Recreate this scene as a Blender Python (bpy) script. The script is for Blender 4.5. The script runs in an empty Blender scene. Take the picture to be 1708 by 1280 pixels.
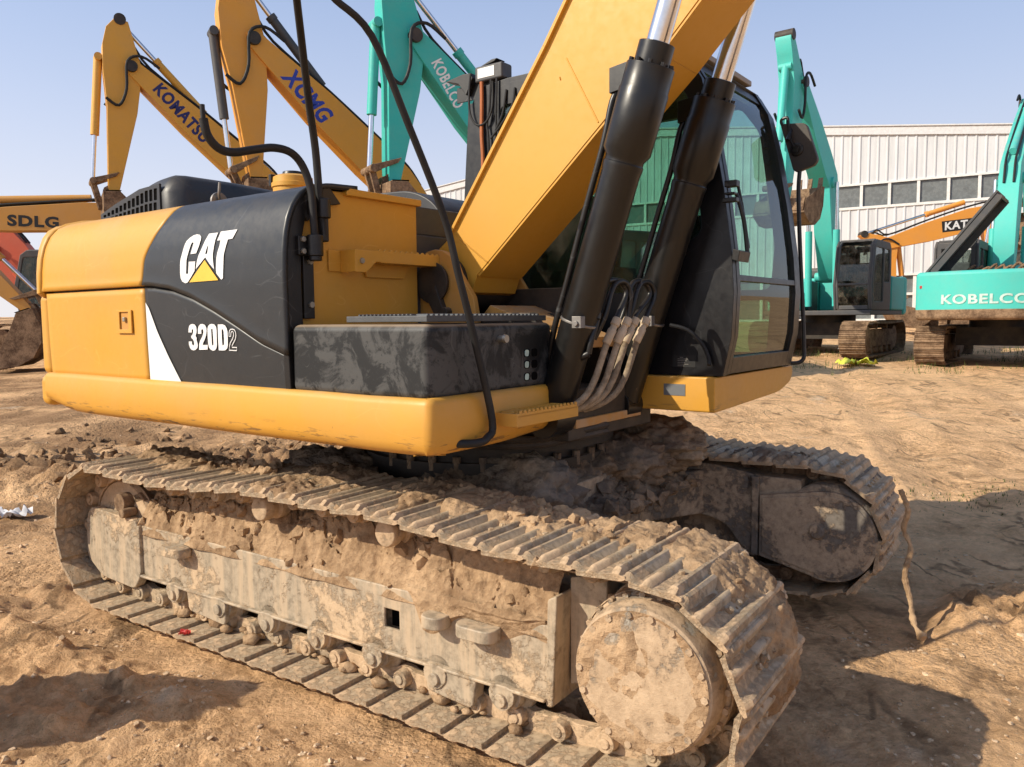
import bpy, bmesh, math, random
from mathutils import Vector, Matrix, noise as mn
random.seed(7)
R = math.radians
sc = bpy.context.scene
col = sc.collection

# ------------------------------------------------------------------ materials
def mat_new(name):
    m = bpy.data.materials.new(name); m.use_nodes = True
    nt = m.node_tree
    for n in list(nt.nodes): nt.nodes.remove(n)
    return m, nt
class NT:
    def __init__(s, nt): s.nt = nt; s.x = 0
    def n(s, t, **k):
        a = s.nt.nodes.new(t); s.x += 160; a.location = (s.x, 0)
        for q, v in k.items(): setattr(a, q, v)
        return a
    def link(s, a, b): s.nt.links.new(a, b)
    def setin(s, sock, v):
        if isinstance(v, bpy.types.NodeSocket): s.link(v, sock)
        else: sock.default_value = v
    def tex(s): return s.n('ShaderNodeTexCoord').outputs['Object']
    def mapping(s, vec, scale=(1, 1, 1), rot=(0, 0, 0), loc=(0, 0, 0)):
        m = s.n('ShaderNodeMapping'); s.link(vec, m.inputs[0])
        m.inputs['Scale'].default_value = scale; m.inputs['Rotation'].default_value = rot; m.inputs['Location'].default_value = loc
        return m.outputs[0]
    def noise(s, vec, scale, detail=5, rough=.6, dist=0):
        a = s.n('ShaderNodeTexNoise'); s.link(vec, a.inputs['Vector'])
        a.inputs['Scale'].default_value = scale; a.inputs['Detail'].default_value = detail
        a.inputs['Roughness'].default_value = rough; a.inputs['Distortion'].default_value = dist
        return a.outputs['Fac']
    def voronoi(s, vec, scale, feature='F1'):
        a = s.n('ShaderNodeTexVoronoi', feature=feature); s.link(vec, a.inputs['Vector'])
        a.inputs['Scale'].default_value = scale
        return a.outputs['Distance']
    def step(s, v, lo, hi, a=0., b=1.):
        m = s.n('ShaderNodeMapRange', interpolation_type='SMOOTHSTEP'); s.setin(m.inputs[0], v)
        m.inputs[1].default_value = lo; m.inputs[2].default_value = hi
        m.inputs[3].default_value = a; m.inputs[4].default_value = b
        return m.outputs[0]
    def math(s, op, a, b=0.):
        m = s.n('ShaderNodeMath', operation=op); s.setin(m.inputs[0], a); s.setin(m.inputs[1], b); return m.outputs[0]
    def mix(s, f, a, b):
        m = s.n('ShaderNodeMix', data_type='RGBA'); s.setin(m.inputs[0], f)
        for sock, v in ((m.inputs[6], a), (m.inputs[7], b)):
            if isinstance(v, tuple) and len(v) == 3: v = v + (1,)
            s.setin(sock, v)
        return m.outputs[2]
    def bump(s, h, strength=.3, dist=.01, normal=None):
        b = s.n('ShaderNodeBump'); s.link(h, b.inputs['Height'])
        b.inputs['Strength'].default_value = strength; b.inputs['Distance'].default_value = dist
        if normal: s.link(normal, b.inputs['Normal'])
        return b.outputs[0]
    def nz(s):
        g = s.n('ShaderNodeNewGeometry'); x = s.n('ShaderNodeSeparateXYZ'); s.link(g.outputs['Normal'], x.inputs[0]); return x.outputs[2]
    def out(s, sh):
        o = s.n('ShaderNodeOutputMaterial'); s.link(sh, o.inputs[0])
    def principled(s, color, rough=.5, metal=0., spec=.5, normal=None, coat=0.):
        p = s.n('ShaderNodeBsdfPrincipled')
        if isinstance(color, tuple): color = color + (1,) if len(color) == 3 else color
        s.setin(p.inputs['Base Color'], color); s.setin(p.inputs['Roughness'], rough); s.setin(p.inputs['Metallic'], metal)
        p.inputs['Specular IOR Level'].default_value = spec
        if coat: p.inputs['Coat Weight'].default_value = coat; p.inputs['Coat Roughness'].default_value = .12
        if normal: s.link(normal, p.inputs['Normal'])
        return p.outputs[0]
DUST = (.50, .36, .23)
def paint(name, c, rough=.4, dust=.35, chips=.5, scratch=0., under=(.05, .035, .03), spec=.5, coat=0., metal=0., fade=.25, low=None, lowcol=None):
    m, nt = mat_new(name); s = NT(nt); t = s.tex()
    big = s.noise(t, 1.7, 4); fine = s.noise(t, 26, 6, .7)
    c2 = tuple(min(1, x * (1 - fade * .35) + .5 * fade * sum(c) / 3 * .35) for x in c)
    colr = s.mix(s.step(big, .35, .7), c, c2)
    colr = s.mix(s.math('MULTIPLY', s.step(fine, .5, .75), .12), colr, tuple(x * .72 for x in c))
    if scratch:
        for k, (sc_, w_) in enumerate(((1.3, .0016), (2.1, .0022), (3.7, .004))):
            a = s.noise(s.mapping(t, (1, 1, 1.6), (0, .6 * k, 0), (k * 3.3, 0, 0)), sc_, 1.5, .45)
            lin = s.step(s.math('ABSOLUTE', s.math('SUBTRACT', a, .47 + .03 * k)), w_ * .5, w_ * 1.6, 1., 0.)
            msk = s.math('MULTIPLY', lin, s.step(s.noise(t, 3.1 + k, 4, .6), .50, .60))
            colr = s.mix(s.math('MULTIPLY', msk, scratch), colr, tuple(min(1, x * 1.5 + .16) for x in c))
        sm_ = s.math('MULTIPLY', s.step(s.noise(s.mapping(t, (5, 5, 1.4), (0, .5, 0)), 2.2, 5, .6), .60, .74), .35 * scratch)
        colr = s.mix(sm_, colr, tuple(min(1, x * 1.3 + .10) for x in c))
    chip = s.math('MULTIPLY', s.step(s.noise(t, 15, 8, .75), .66, .69), s.step(s.noise(t, 2.3, 3), .52, .66))
    if chips: colr = s.mix(s.math('MULTIPLY', chip, min(1, chips)), colr, under)
    df = s.math('MULTIPLY', s.math('ADD', s.math('MULTIPLY', s.step(s.nz(), .25, 1.), .9), .22), s.step(s.noise(t, 3.3, 7, .7), .34, .72))
    df = s.math('MULTIPLY', df, dust)
    if low is not None:
        x = s.n('ShaderNodeSeparateXYZ'); s.link(t, x.inputs[0])
        lw = s.math('MULTIPLY', s.step(x.outputs[2], low[0], low[1], 1., 0.), s.step(s.noise(t, 9, 6, .7), .3, .62))
        if lowcol:
            sv = s.step(s.noise(s.mapping(t, (2, 2, 16), (0, .12, 0)), 3.4, 6, .7), .56, .62)
            colr = s.mix(s.math('MULTIPLY', s.math('MULTIPLY', sv, s.step(x.outputs[2], low[0], low[1], 1., 0.)), low[2]), colr, lowcol)
        else: df = s.math('MAXIMUM', df, s.math('MULTIPLY', lw, low[2]))
    colr = s.mix(df, colr, DUST)
    rg = s.math('ADD', rough, s.math('ADD', s.math('MULTIPLY', df, .4), s.math('MULTIPLY', s.step(fine, .3, .7), .1)))
    nb = s.bump(s.math('ADD', s.noise(t, 2.2, 2), s.math('MULTIPLY', s.noise(t, 60, 3), .03)), .25, .012)
    s.out(s.principled(colr, rg, metal, spec, nb, coat)); return m
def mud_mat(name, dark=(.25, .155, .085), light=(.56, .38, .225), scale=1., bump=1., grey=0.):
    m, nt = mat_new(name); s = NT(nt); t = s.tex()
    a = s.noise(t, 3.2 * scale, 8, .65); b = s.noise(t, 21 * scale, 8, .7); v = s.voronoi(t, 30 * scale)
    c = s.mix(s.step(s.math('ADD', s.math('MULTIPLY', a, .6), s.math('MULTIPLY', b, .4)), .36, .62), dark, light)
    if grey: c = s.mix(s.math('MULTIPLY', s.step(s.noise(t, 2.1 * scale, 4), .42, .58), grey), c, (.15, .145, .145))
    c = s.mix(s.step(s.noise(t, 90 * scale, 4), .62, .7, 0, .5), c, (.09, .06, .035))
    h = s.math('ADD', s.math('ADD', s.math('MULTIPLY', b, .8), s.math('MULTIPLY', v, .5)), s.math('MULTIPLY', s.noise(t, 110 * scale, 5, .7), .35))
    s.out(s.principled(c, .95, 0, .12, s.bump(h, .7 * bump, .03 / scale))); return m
def muddy(name, metal, cover, dark=(.30, .20, .12), light=(.60, .44, .285), rough=.5, scale=1., shine=.3, streak=.5):
    # weathered steel under an uneven coat of dried earth; cover 0..1
    m, nt = mat_new(name); s = NT(nt); t = s.tex()
    a = s.noise(t, 2.4 * scale, 9, .68, .3); b = s.noise(t, 24 * scale, 8, .72); f = s.noise(t, 85 * scale, 5, .7)
    mud = s.mix(s.step(s.math('ADD', s.math('MULTIPLY', a, .5), s.math('MULTIPLY', b, .5)), .38, .62), dark, light)
    mud = s.mix(s.step(f, .60, .70, 0, .5), mud, tuple(x * .35 for x in dark))
    st = s.noise(s.mapping(t, (9, 9, .8)), 2.2 * scale, 5, .6)
    met = s.mix(s.step(b, .35, .65), metal, tuple(x * .6 for x in metal))
    film = s.mix(s.math('MULTIPLY', s.step(st, .4, .65), streak), met, tuple(x * .55 + y * .45 for x, y in zip(light, metal)))
    k = .5 + (cover - .5) * .5
    msk = s.step(s.math('ADD', s.math('MULTIPLY', a, .72), s.math('MULTIPLY', b, .28)), 1 - k - .035, 1 - k + .035)
    c = s.mix(msk, film, mud)
    h = s.math('ADD', s.math('MULTIPLY', msk, s.math('ADD', s.math('MULTIPLY', b, .9), .35)), s.math('MULTIPLY', f, .12))
    s.out(s.principled(c, s.math('ADD', s.math('MULTIPLY', msk, .95 - rough), rough), 0, shine, s.bump(h, .7, .012 / scale))); return m
def simple(name, c, rough=.5, metal=0., spec=.5, var=.15, bump=0.):
    m, nt = mat_new(name); s = NT(nt); t = s.tex()
    a = s.noise(t, 9, 6, .65)
    cc = s.mix(s.step(a, .35, .7), c, tuple(x * (1 - var) for x in c))
    s.out(s.principled(cc, s.step(a, .3, .7, rough, min(1, rough + .12)), metal, spec, s.bump(a, bump, .01) if bump else None)); return m
def glass_mat(name, tint=(.62, .80, .72), dirt=.10, refl=1.):
    m, nt = mat_new(name); s = NT(nt); t = s.tex()
    tr = s.n('ShaderNodeBsdfTransparent'); tr.inputs[0].default_value = tint + (1,)
    gl = s.n('ShaderNodeBsdfGlossy'); gl.inputs['Roughness'].default_value = .03; gl.inputs[0].default_value = (.9, .95, .95, 1)
    fr = s.n('ShaderNodeFresnel'); fr.inputs[0].default_value = 1.5
    mx = s.n('ShaderNodeMixShader'); s.link(s.math('MULTIPLY', fr.outputs[0], refl), mx.inputs[0]); s.link(tr.outputs[0], mx.inputs[1]); s.link(gl.outputs[0], mx.inputs[2])
    d = s.n('ShaderNodeBsdfDiffuse'); d.inputs[0].default_value = (.40, .33, .25, 1)
    mx2 = s.n('ShaderNodeMixShader'); s.link(s.math('MULTIPLY', s.step(s.noise(t, 5, 7, .7), .35, .75), dirt * 2), mx2.inputs[0])
    s.link(mx.outputs[0], mx2.inputs[1]); s.link(d.outputs[0], mx2.inputs[2])
    s.out(mx2.outputs[0]); return m

YEL = (.65, .325, .032)
M = {}
M['yellow'] = paint('cat_yellow_paint', YEL, .42, .36, .7, .12, (.10, .05, .03))
M['yellow_rail'] = paint('worn_yellow_paint', (.66, .325, .036), .45, .32, 1., .06, (.13, .06, .035), low=(1.09, 1.20, .9), lowcol=(.17, .085, .035))
M['yellow_boom'] = paint('boom_yellow_paint', YEL, .45, .12, .15, 0, (.20, .10, .05), fade=.1)
M['yellow_dirty'] = paint('dirty_yellow_paint', (.55, .25, .03), .55, .8, .9, 0, (.03, .022, .02), low=(1.2, 1.8, .7))
M['black_panel'] = paint('black_panel_paint', (.021, .024, .027), .34, .07, .12, .17, (.12, .12, .12), fade=.6)
M['black'] = paint('black_paint', (.007, .007, .0075), .36, .06, .35, .25, (.11, .08, .06), fade=.3)
M['black_cyl'] = paint('black_cylinder_paint', (.0055, .0055, .0055), .30, .05, .8, 0, (.30, .16, .10), fade=.3)
M['black_cab'] = paint('black_cab_paint', (.005, .0055, .0075), .32, .03, .15, .08, (.09, .09, .09), fade=.3)
M['plastic'] = paint('black_plastic', (.026, .028, .032), .40, .12, .1, .15, (.1, .1, .1))
M['grime'] = paint('greasy_black_steel', (.016, .013, .011), .55, .45, .9, 0, (.16, .08, .03))
M['rubber'] = simple('black_rubber', (.016, .016, .017), .55, 0, .4, .3)
M['hose_dust'] = mud_mat('dusty_hose', (.20, .15, .10), (.44, .35, .25), 2., .3)
M['fitting'] = simple('dusty_brass_fitting', (.62, .49, .34), .6, 0, .4, .25)
M['chrome'] = simple('chrome_rod', (.78, .78, .80), .13, 1., .5, .12)
M['steel'] = simple('bare_steel', (.30, .28, .26), .45, .8, .5, .3)
M['bolt'] = simple('zinc_bolt', (.42, .39, .33), .4, .8)
M['mud'] = mud_mat('caked_mud')
M['mud_grey'] = mud_mat('damp_grey_mud', (.19, .135, .09), (.47, .36, .25), 1., 1., .5)
M['mud_dark'] = mud_mat('dark_caked_mud', (.13, .088, .056), (.38, .27, .175), 1.2, 1.2, .35)  # darker, greyer tone of the caked mud
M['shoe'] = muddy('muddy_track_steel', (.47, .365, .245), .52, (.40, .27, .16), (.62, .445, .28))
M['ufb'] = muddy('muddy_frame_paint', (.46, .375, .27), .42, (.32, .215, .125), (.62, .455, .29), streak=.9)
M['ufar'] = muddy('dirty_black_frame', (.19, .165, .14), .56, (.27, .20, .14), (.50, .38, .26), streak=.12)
M['hub'] = muddy('muddy_drive_cover', (.38, .345, .285), .62, (.38, .265, .165), (.60, .44, .285), streak=.7)
M['white'] = simple('white_vinyl', (.80, .80, .79), .5, 0, .4, .08)
M['tri'] = simple('yellow_vinyl', (.80, .50, .06), .5, 0, .4, .1)
M['hole'] = simple('opening_shade', (.004, .004, .004), .9, 0, .1)  # near-black colour stands for the shade inside openings
M['plate_grey'] = simple('label_plate', (.20, .21, .22), .4, .3)
M['glass'] = glass_mat('tinted_cab_glass', (.60, .79, .72), .045)
M['glass_low'] = glass_mat('dusty_lower_glass', (.50, .68, .56), .05)
M['seat'] = simple('grey_seat_cloth', (.07, .085, .085), .85, 0, .2, .3)
M['interior'] = simple('cab_interior_plastic', (.035, .04, .045), .7)
M['mirror_back'] = paint('mirror_shell', (.035, .034, .034), .5, .35, .2, 0, (.1, .1, .1))
M['grate'] = simple('anti_slip_plate', (.10, .105, .11), .5, .4, .5, .3, .3)
M['copper'] = simple('orange_cable', (.45, .14, .04), .5)
M['boxcover'] = None
def worn_black():
    m, nt = mat_new('worn_black_box_paint'); s = NT(nt); t = s.tex()
    a = s.noise(t, 5.5, 9, .72, .6); b = s.noise(t, 2.1, 3); gx = s.n('ShaderNodeSeparateXYZ'); g = s.n('ShaderNodeNewGeometry')
    s.link(g.outputs['Normal'], gx.inputs[0])
    c = s.mix(s.step(a, .46, .56), (.011, .012, .013), (.066, .066, .064))
    c = s.mix(s.step(s.noise(t, 26, 6, .7), .58, .66), c, (.02, .021, .022))
    c = s.mix(s.math('MULTIPLY', s.step(s.noise(t, 11, 7, .75), .62, .68), .35), c, (.15, .13, .10))
    for k in range(2):
        a2 = s.noise(s.mapping(t, (1, 1, 1), (0, .5 * k, 0)), 2.3 + 2 * k, 2)
        c = s.mix(s.math('MULTIPLY', s.step(s.math('ABSOLUTE', s.math('SUBTRACT', a2, .5)), .001, .004, .6, 0.), s.step(s.noise(t, 4, 3), .5, .6)), c, (.13, .13, .125))
    c = s.mix(s.step(gx.outputs[2], .5, 1., 0, .6), c, DUST)
    s.out(s.principled(c, .55, 0, .4, s.bump(a, .25, .004))); return m
M['boxcover'] = worn_black()
def ground_mat():
    m, nt = mat_new('dirt_yard'); s = NT(nt); t = s.tex()
    a = s.noise(t, .45, 6, .6); b = s.noise(t, 3.5, 8, .65); f = s.noise(t, 24, 8, .7); v = s.voronoi(t, 16)
    c = s.mix(s.step(s.math('ADD', s.math('MULTIPLY', b, .55), s.math('MULTIPLY', f, .45)), .34, .64), (.48, .285, .145), (.98, .62, .335))
    c = s.mix(s.math('MULTIPLY', s.step(a, .46, .62), .5), c, (1.0, .645, .355))
    x = s.n('ShaderNodeSeparateXYZ'); s.link(t, x.inputs[0])
    # damp churned earth to the west and south of the machine
    wet = s.math('MULTIPLY', s.step(s.math('ADD', x.outputs[0], s.math('MULTIPLY', b, 2.2)), -.6, 2.2, 1., 0.), s.step(s.noise(t, .8, 5), .36, .6))
    c = s.mix(s.math('MULTIPLY', s.math('MULTIPLY', wet, s.step(x.outputs[1], 3.8, 6.6, .06, 1.)), .75), c, (.24, .135, .070))
    for k, (sc_, w_) in enumerate(((.35, .0025), (.8, .003))):      # cracks and the edges of old wheel marks
        a3 = s.noise(s.mapping(t, (1.6, .5, 1), (0, 0, .25 - .5 * k)), sc_, 3, .55)
        c = s.mix(s.math('MULTIPLY', s.step(s.math('ABSOLUTE', s.math('SUBTRACT', a3, .5)), w_, w_ * 5, .9, 0.), s.step(s.noise(t, 2.5, 6, .7), .42, .6)), c, (.30, .185, .10))
    c = s.mix(s.math('MULTIPLY', s.step(s.noise(t, 1.1, 5, .65), .60, .72), .45), c, (.74, .62, .47))
    c = s.mix(s.step(s.noise(t, 75, 5, .7), .63, .72, 0, .6), c, (.80, .66, .49))
    c = s.mix(s.step(s.noise(t, 60, 4, .7), .64, .72, 0, .5), c, (.085, .055, .03))
    v2 = s.voronoi(s.mapping(t, (1, 1.2, 1), (0, 0, .5)), 34); v3 = s.voronoi(t, 75)
    cl = s.step(s.noise(t, 1.3, 4, .6), .40, .62)
    h = s.math('ADD', s.math('ADD', s.math('MULTIPLY', b, 1.4), s.math('MULTIPLY', f, 1.0)), s.math('MULTIPLY', s.noise(t, 120, 5, .75), .30))
    h = s.math('SUBTRACT', h, s.math('MULTIPLY', cl, s.math('ADD', s.math('MULTIPLY', v, .55), s.math('ADD', s.math('MULTIPLY', v2, .45), s.math('MULTIPLY', v3, .25)))))
    s.out(s.principled(c, .96, 0, .1, s.bump(h, .85, .055))); return m
M['ground'] = ground_mat()
def cladding():
    m, nt = mat_new('white_corrugated_cladding'); s = NT(nt); t = s.tex()
    c = s.mix(s.step(s.noise(s.mapping(t, (3, 3, .25)), 1.2, 6, .7), .4, .7), (.60, .615, .63), (.50, .51, .52))
    c = s.mix(s.step(s.noise(s.mapping(t, (9, 9, .3)), 1., 4), .62, .75, 0, .5), c, (.42, .41, .39))
    s.out(s.principled(c, .5, 0, .4)); return m
M['clad'] = cladding()
M['win_dark'] = simple('dull_window_glass', (.17, .185, .185), .18, 0, .5, .35)
M['win_frame'] = simple('white_window_frame', (.72, .72, .70), .5)
M['flash'] = simple('roof_flashing', (.62, .62, .62), .5)
M['conc'] = simple('grey_concrete', (.30, .29, .27), .9, 0, .2, .3, .2)
def yardpaint(n, c, d=.35): return paint(n, c, .5, d, .6, 0, (.12, .07, .05))
M['teal'] = yardpaint('teal_paint', (.028, .48, .42))
M['teal_l'] = yardpaint('faded_teal_paint', (.055, .53, .465), .25)
M['org1'] = yardpaint('amber_paint', (.72, .37, .04))
M['org2'] = yardpaint('amber_orange_paint', (.74, .33, .035))
M['org3'] = yardpaint('orange_paint', (.78, .31, .035))
M['red'] = yardpaint('red_orange_paint', (.66, .11, .045))
M['sdl'] = yardpaint('ochre_paint', (.62, .30, .05), .5)
M['dgrey'] = yardpaint('dark_grey_paint', (.055, .057, .062))
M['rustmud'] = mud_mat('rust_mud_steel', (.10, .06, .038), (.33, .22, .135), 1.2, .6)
M['navy'] = simple('navy_lettering', (.015, .022, .14), .5)
M['blue'] = simple('blue_lettering', (.03, .055, .40), .5)
M['blk'] = simple('black_lettering', (.012, .012, .012), .5)
M['pale'] = simple('pale_lettering', (.55, .72, .66), .6, 0, .3, .3)
M['glass_bg'] = glass_mat('dusty_window_glass', (.50, .56, .53), .16)
M['redrefl'] = simple('red_reflector', (.5, .05, .04), .3)

# ------------------------------------------------------------------ mesh helpers
def fill(loops):
    bm = bmesh.new(); vs = []; es = []
    for l in loops:
        v = [bm.verts.new((p[0], p[1], 0)) for p in l]; vs += v
        es += [bm.edges.new((v[i], v[(i + 1) % len(v)])) for i in range(len(v))]
    bm.verts.index_update()
    bmesh.ops.triangle_fill(bm, use_beauty=True, use_dissolve=False, edges=es, normal=(0, 0, 1))
    out = [[v.index for v in f.verts] for f in bm.faces]; bm.free(); return out
class MB:
    def __init__(s): s.v = []; s.f = []; s.m = []
    def add(s, vs, fs, mi=0, T=None):
        o = len(s.v)
        for p in vs:
            p = Vector(p)
            s.v.append(T @ p if T else p)
        for f in fs: s.f.append([i + o for i in f]); s.m.append(mi)
        return s
    def mm(s, x0, x1, y0, y1, z0, z1, mi=0, T=None):
        vs = [(x, y, z) for x in (x0, x1) for y in (y0, y1) for z in (z0, z1)]
        return s.add(vs, [(0, 1, 3, 2), (4, 6, 7, 5), (0, 4, 5, 1), (2, 3, 7, 6), (0, 2, 6, 4), (1, 5, 7, 3)], mi, T)
    def prism(s, poly, a0, a1, axis='y', holes=(), mi=0, T=None, taper=None):
        def P(p, a):
            if axis == 'y': return Vector((p[0], a, p[1]))
            if axis == 'x': return Vector((a, p[0], p[1]))
            return Vector((p[0], p[1], a))
        loops = [list(poly)] + [list(h) for h in holes]
        flat = [p for l in loops for p in l]; n = len(flat)
        vs = [P(p, a0) for p in flat] + [P(p, a1) for p in flat]
        fs = []; o = 0
        for l in loops:
            k = len(l)
            for i in range(k):
                j = (i + 1) % k
                fs.append((o + i, o + j, n + o + j, n + o + i))
            o += k
        if holes:
            for t in fill(loops): fs.append(tuple(t)); fs.append(tuple(n + i for i in reversed(t)))
        else:
            fs.append(tuple(range(n))); fs.append(tuple(range(2 * n - 1, n - 1, -1)))
        return s.add(vs, fs, mi, T)
    def cyl(s, p0, p1, r0, r1=None, n=20, mi=0, T=None, caps=True):
        r1 = r0 if r1 is None else r1
        p0, p1 = Vector(p0), Vector(p1); d = (p1 - p0).normalized()
        a = d.orthogonal().normalized(); b = d.cross(a)
        vs = []
        for p, r in ((p0, r0), (p1, r1)):
            for i in range(n):
                t = 2 * math.pi * i / n
                vs.append(p + (a * math.cos(t) + b * math.sin(t)) * r)
        fs = [(i, (i + 1) % n, n + (i + 1) % n, n + i) for i in range(n)]
        if caps: fs += [tuple(range(n - 1, -1, -1)), tuple(range(n, 2 * n))]
        return s.add(vs, fs, mi, T)
    def lathe(s, o, d, prof, n=32, mi=0, T=None):
        o, d = Vector(o), Vector(d).normalized(); a = d.orthogonal().normalized(); b = d.cross(a)
        vs = []; fs = []
        for h, r in prof:
            for i in range(n):
                t = 2 * math.pi * i / n
                vs.append(o + d * h + (a * math.cos(t) + b * math.sin(t)) * max(r, .0005))
        for k in range(len(prof) - 1):
            for i in range(n):
                j = (i + 1) % n
                fs.append((k * n + i, k * n + j, (k + 1) * n + j, (k + 1) * n + i))
        fs += [tuple(range(n - 1, -1, -1)), tuple(range((len(prof) - 1) * n, len(prof) * n))]
        return s.add(vs, fs, mi, T)
    def tube(s, pts, r, n=10, mi=0, smooth=4, T=None):
        pts = [Vector(p) for p in pts]
        if smooth and len(pts) > 2: pts = catmull(pts, smooth)
        d = (pts[1] - pts[0]).normalized(); a = d.orthogonal().normalized(); vs = []; fs = []
        for k, p in enumerate(pts):
            t = (pts[min(k + 1, len(pts) - 1)] - pts[max(k - 1, 0)]).normalized()
            a = (a - t * a.dot(t)).normalized(); b = t.cross(a)
            rr = r(k / (len(pts) - 1)) if callable(r) else r
            for i in range(n):
                q = 2 * math.pi * i / n
                vs.append(p + (a * math.cos(q) + b * math.sin(q)) * rr)
        for k in range(len(pts) - 1):
            for i in range(n):
                j = (i + 1) % n
                fs.append((k * n + i, k * n + j, (k + 1) * n + j, (k + 1) * n + i))
        fs += [tuple(range(n - 1, -1, -1)), tuple(range((len(pts) - 1) * n, len(pts) * n))]
        return s.add(vs, fs, mi, T)
    def grid(s, fn, nu, nv, mi=0, flip=False):
        vs = [fn(i / nu, j / nv) for i in range(nu + 1) for j in range(nv + 1)]
        fs = []
        for i in range(nu):
            for j in range(nv):
                a = i * (nv + 1) + j; q = (a, a + nv + 1, a + nv + 2, a + 1)
                fs.append(q[::-1] if flip else q)
        return s.add(vs, fs, mi)
    def build(s, name, mat, parent=None, bevel=0., rot=None, loc=None, recalc=True, sharp=38, seg=2):
        me = bpy.data.meshes.new(name)
        me.from_pydata([tuple(p) for p in s.v], [], s.f)
        mats = mat if isinstance(mat, (list, tuple)) else [mat]
        for m in mats: me.materials.append(m)
        for p, i in zip(me.polygons, s.m): p.material_index = min(i, len(mats) - 1)
        bm = bmesh.new(); bm.from_mesh(me)
        if recalc: bmesh.ops.recalc_face_normals(bm, faces=bm.faces)
        for f in bm.faces: f.smooth = True
        for e in bm.edges:
            if len(e.link_faces) == 2 and e.calc_face_angle(0) > R(sharp): e.smooth = False
        bm.to_mesh(me); bm.free()
        o = bpy.data.objects.new(name, me); col.objects.link(o)
        if parent: o.parent = parent
        if rot: o.rotation_euler = rot
        if loc: o.location = loc
        if bevel:
            b = o.modifiers.new('edge', 'BEVEL'); b.width = bevel; b.segments = seg; b.limit_method = 'ANGLE'; b.angle_limit = R(40)
            b.harden_normals = True
        return o
def catmull(P, k):
    out = []
    for i in range(len(P) - 1):
        p0 = P[max(i - 1, 0)]; p1 = P[i]; p2 = P[i + 1]; p3 = P[min(i + 2, len(P) - 1)]
        for j in range(k):
            t = j / k
            out.append(.5 * ((2 * p1) + (p2 - p0) * t + (2 * p0 - 5 * p1 + 4 * p2 - p3) * t * t + (3 * p1 - p0 - 3 * p2 + p3) * t ** 3))
    out.append(P[-1]); return out
def interp(tab, x):
    if x <= tab[0][0]: return tab[0][1]
    for (a, b), (c, d) in zip(tab, tab[1:]):
        if x <= c: return b + (d - b) * (x - a) / (c - a)
    return tab[-1][1]
def roundpoly(poly, r, k=4):
    out = []; n = len(poly)
    for i in range(n):
        p = Vector(poly[i]); a = Vector(poly[i - 1]); b = Vector(poly[(i + 1) % n])
        rr = r[i] if isinstance(r, (list, tuple)) else r
        if not rr: out.append(tuple(p)); continue
        da = (a - p); db = (b - p); q = min(rr, da.length * .48, db.length * .48)
        s0 = p + da.normalized() * q; s1 = p + db.normalized() * q
        for j in range(k + 1):
            t = j / k
            out.append(tuple(s0 * (1 - t) ** 2 + p * 2 * t * (1 - t) + s1 * t * t))
    return out
def fbm(p, o=5): return mn.fractal(Vector(p), .9, 2.1, o)
def empty(name, loc, rz=0., label=None, cat=None, group=None, parent=None):
    o = bpy.data.objects.new(name, None); col.objects.link(o); o.location = loc; o.rotation_euler = (0, 0, rz); o.empty_display_size = .3
    if parent: o.parent = parent
    tag(o, label, cat, group); return o
def tag(o, label=None, cat=None, group=None, kind=None):
    if label: o['label'] = label
    if cat: o['category'] = cat
    if group: o['group'] = group
    if kind: o['kind'] = kind
    return o
def text_mb(txt, size, T, bold=.012, xs=1., shear=0., depth=.0):
    c = bpy.data.curves.new('t', 'FONT'); c.body = txt; c.size = size; c.offset = bold * size; c.shear = shear
    c.resolution_u = 3; c.space_character = 1.05 + bold * 1.5
    o = bpy.data.objects.new('t', c); col.objects.link(o)
    dg = bpy.context.evaluated_depsgraph_get(); me = bpy.data.meshes.new_from_object(o.evaluated_get(dg))
    mb = MB()
    xsz = [v.co.x for v in me.vertices] or [0]
    S = Matrix.Diagonal((xs, 1, 1, 1))
    mb.add([v.co for v in me.vertices], [tuple(p.vertices) for p in me.polygons], 0, T @ S)
    bpy.data.objects.remove(o); bpy.data.curves.remove(c); bpy.data.meshes.remove(me)
    return mb, max(xsz) * xs
def frameM(o, X, Y):
    X = Vector(X).normalized(); Y = Vector(Y); Y = (Y - X * Y.dot(X)).normalized(); Z = X.cross(Y)
    m = Matrix((X, Y, Z)).transposed().to_4x4(); m.translation = Vector(o); return m

# ------------------------------------------------------------------ camera, light, sky
HC, F_PX, PIT, ROL = 1.5921, 1331.6, .0809, -.0089
cam_d = bpy.data.cameras.new('camera'); cam = bpy.data.objects.new('camera', cam_d); col.objects.link(cam)
cam_d.sensor_width = 36; cam_d.sensor_fit = 'HORIZONTAL'; cam_d.lens = 36 * F_PX / 1708; cam_d.clip_end = 3000; cam_d.clip_start = .05
fw = Vector((0, math.cos(PIT), -math.sin(PIT))); up = Vector((0, math.sin(PIT), math.cos(PIT))); rt = Vector((1, 0, 0))
r2 = rt * math.cos(ROL) + up * math.sin(ROL); u2 = -rt * math.sin(ROL) + up * math.cos(ROL)
mw = Matrix((r2, u2, -fw)).transposed().to_4x4(); mw.translation = (0, 0, HC); cam.matrix_world = mw
sc.camera = cam
SUN_EL, SHX, SHY = R(34), math.cos(R(20)), math.sin(R(20))     # shadows fall towards (SHX, SHY)
sd = Vector((-SHX * math.cos(SUN_EL), -SHY * math.cos(SUN_EL), math.sin(SUN_EL)))
sl = bpy.data.lights.new('sun', 'SUN'); sun = bpy.data.objects.new('sun', sl); col.objects.link(sun)
sl.energy = 5.0; sl.angle = R(.53); sl.color = (1, .90, .73)
sun.rotation_euler = sd.to_track_quat('Z', 'Y').to_euler(); sun.location = sd * 60
w = bpy.data.worlds.new('World'); sc.world = w; w.use_nodes = True
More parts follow.
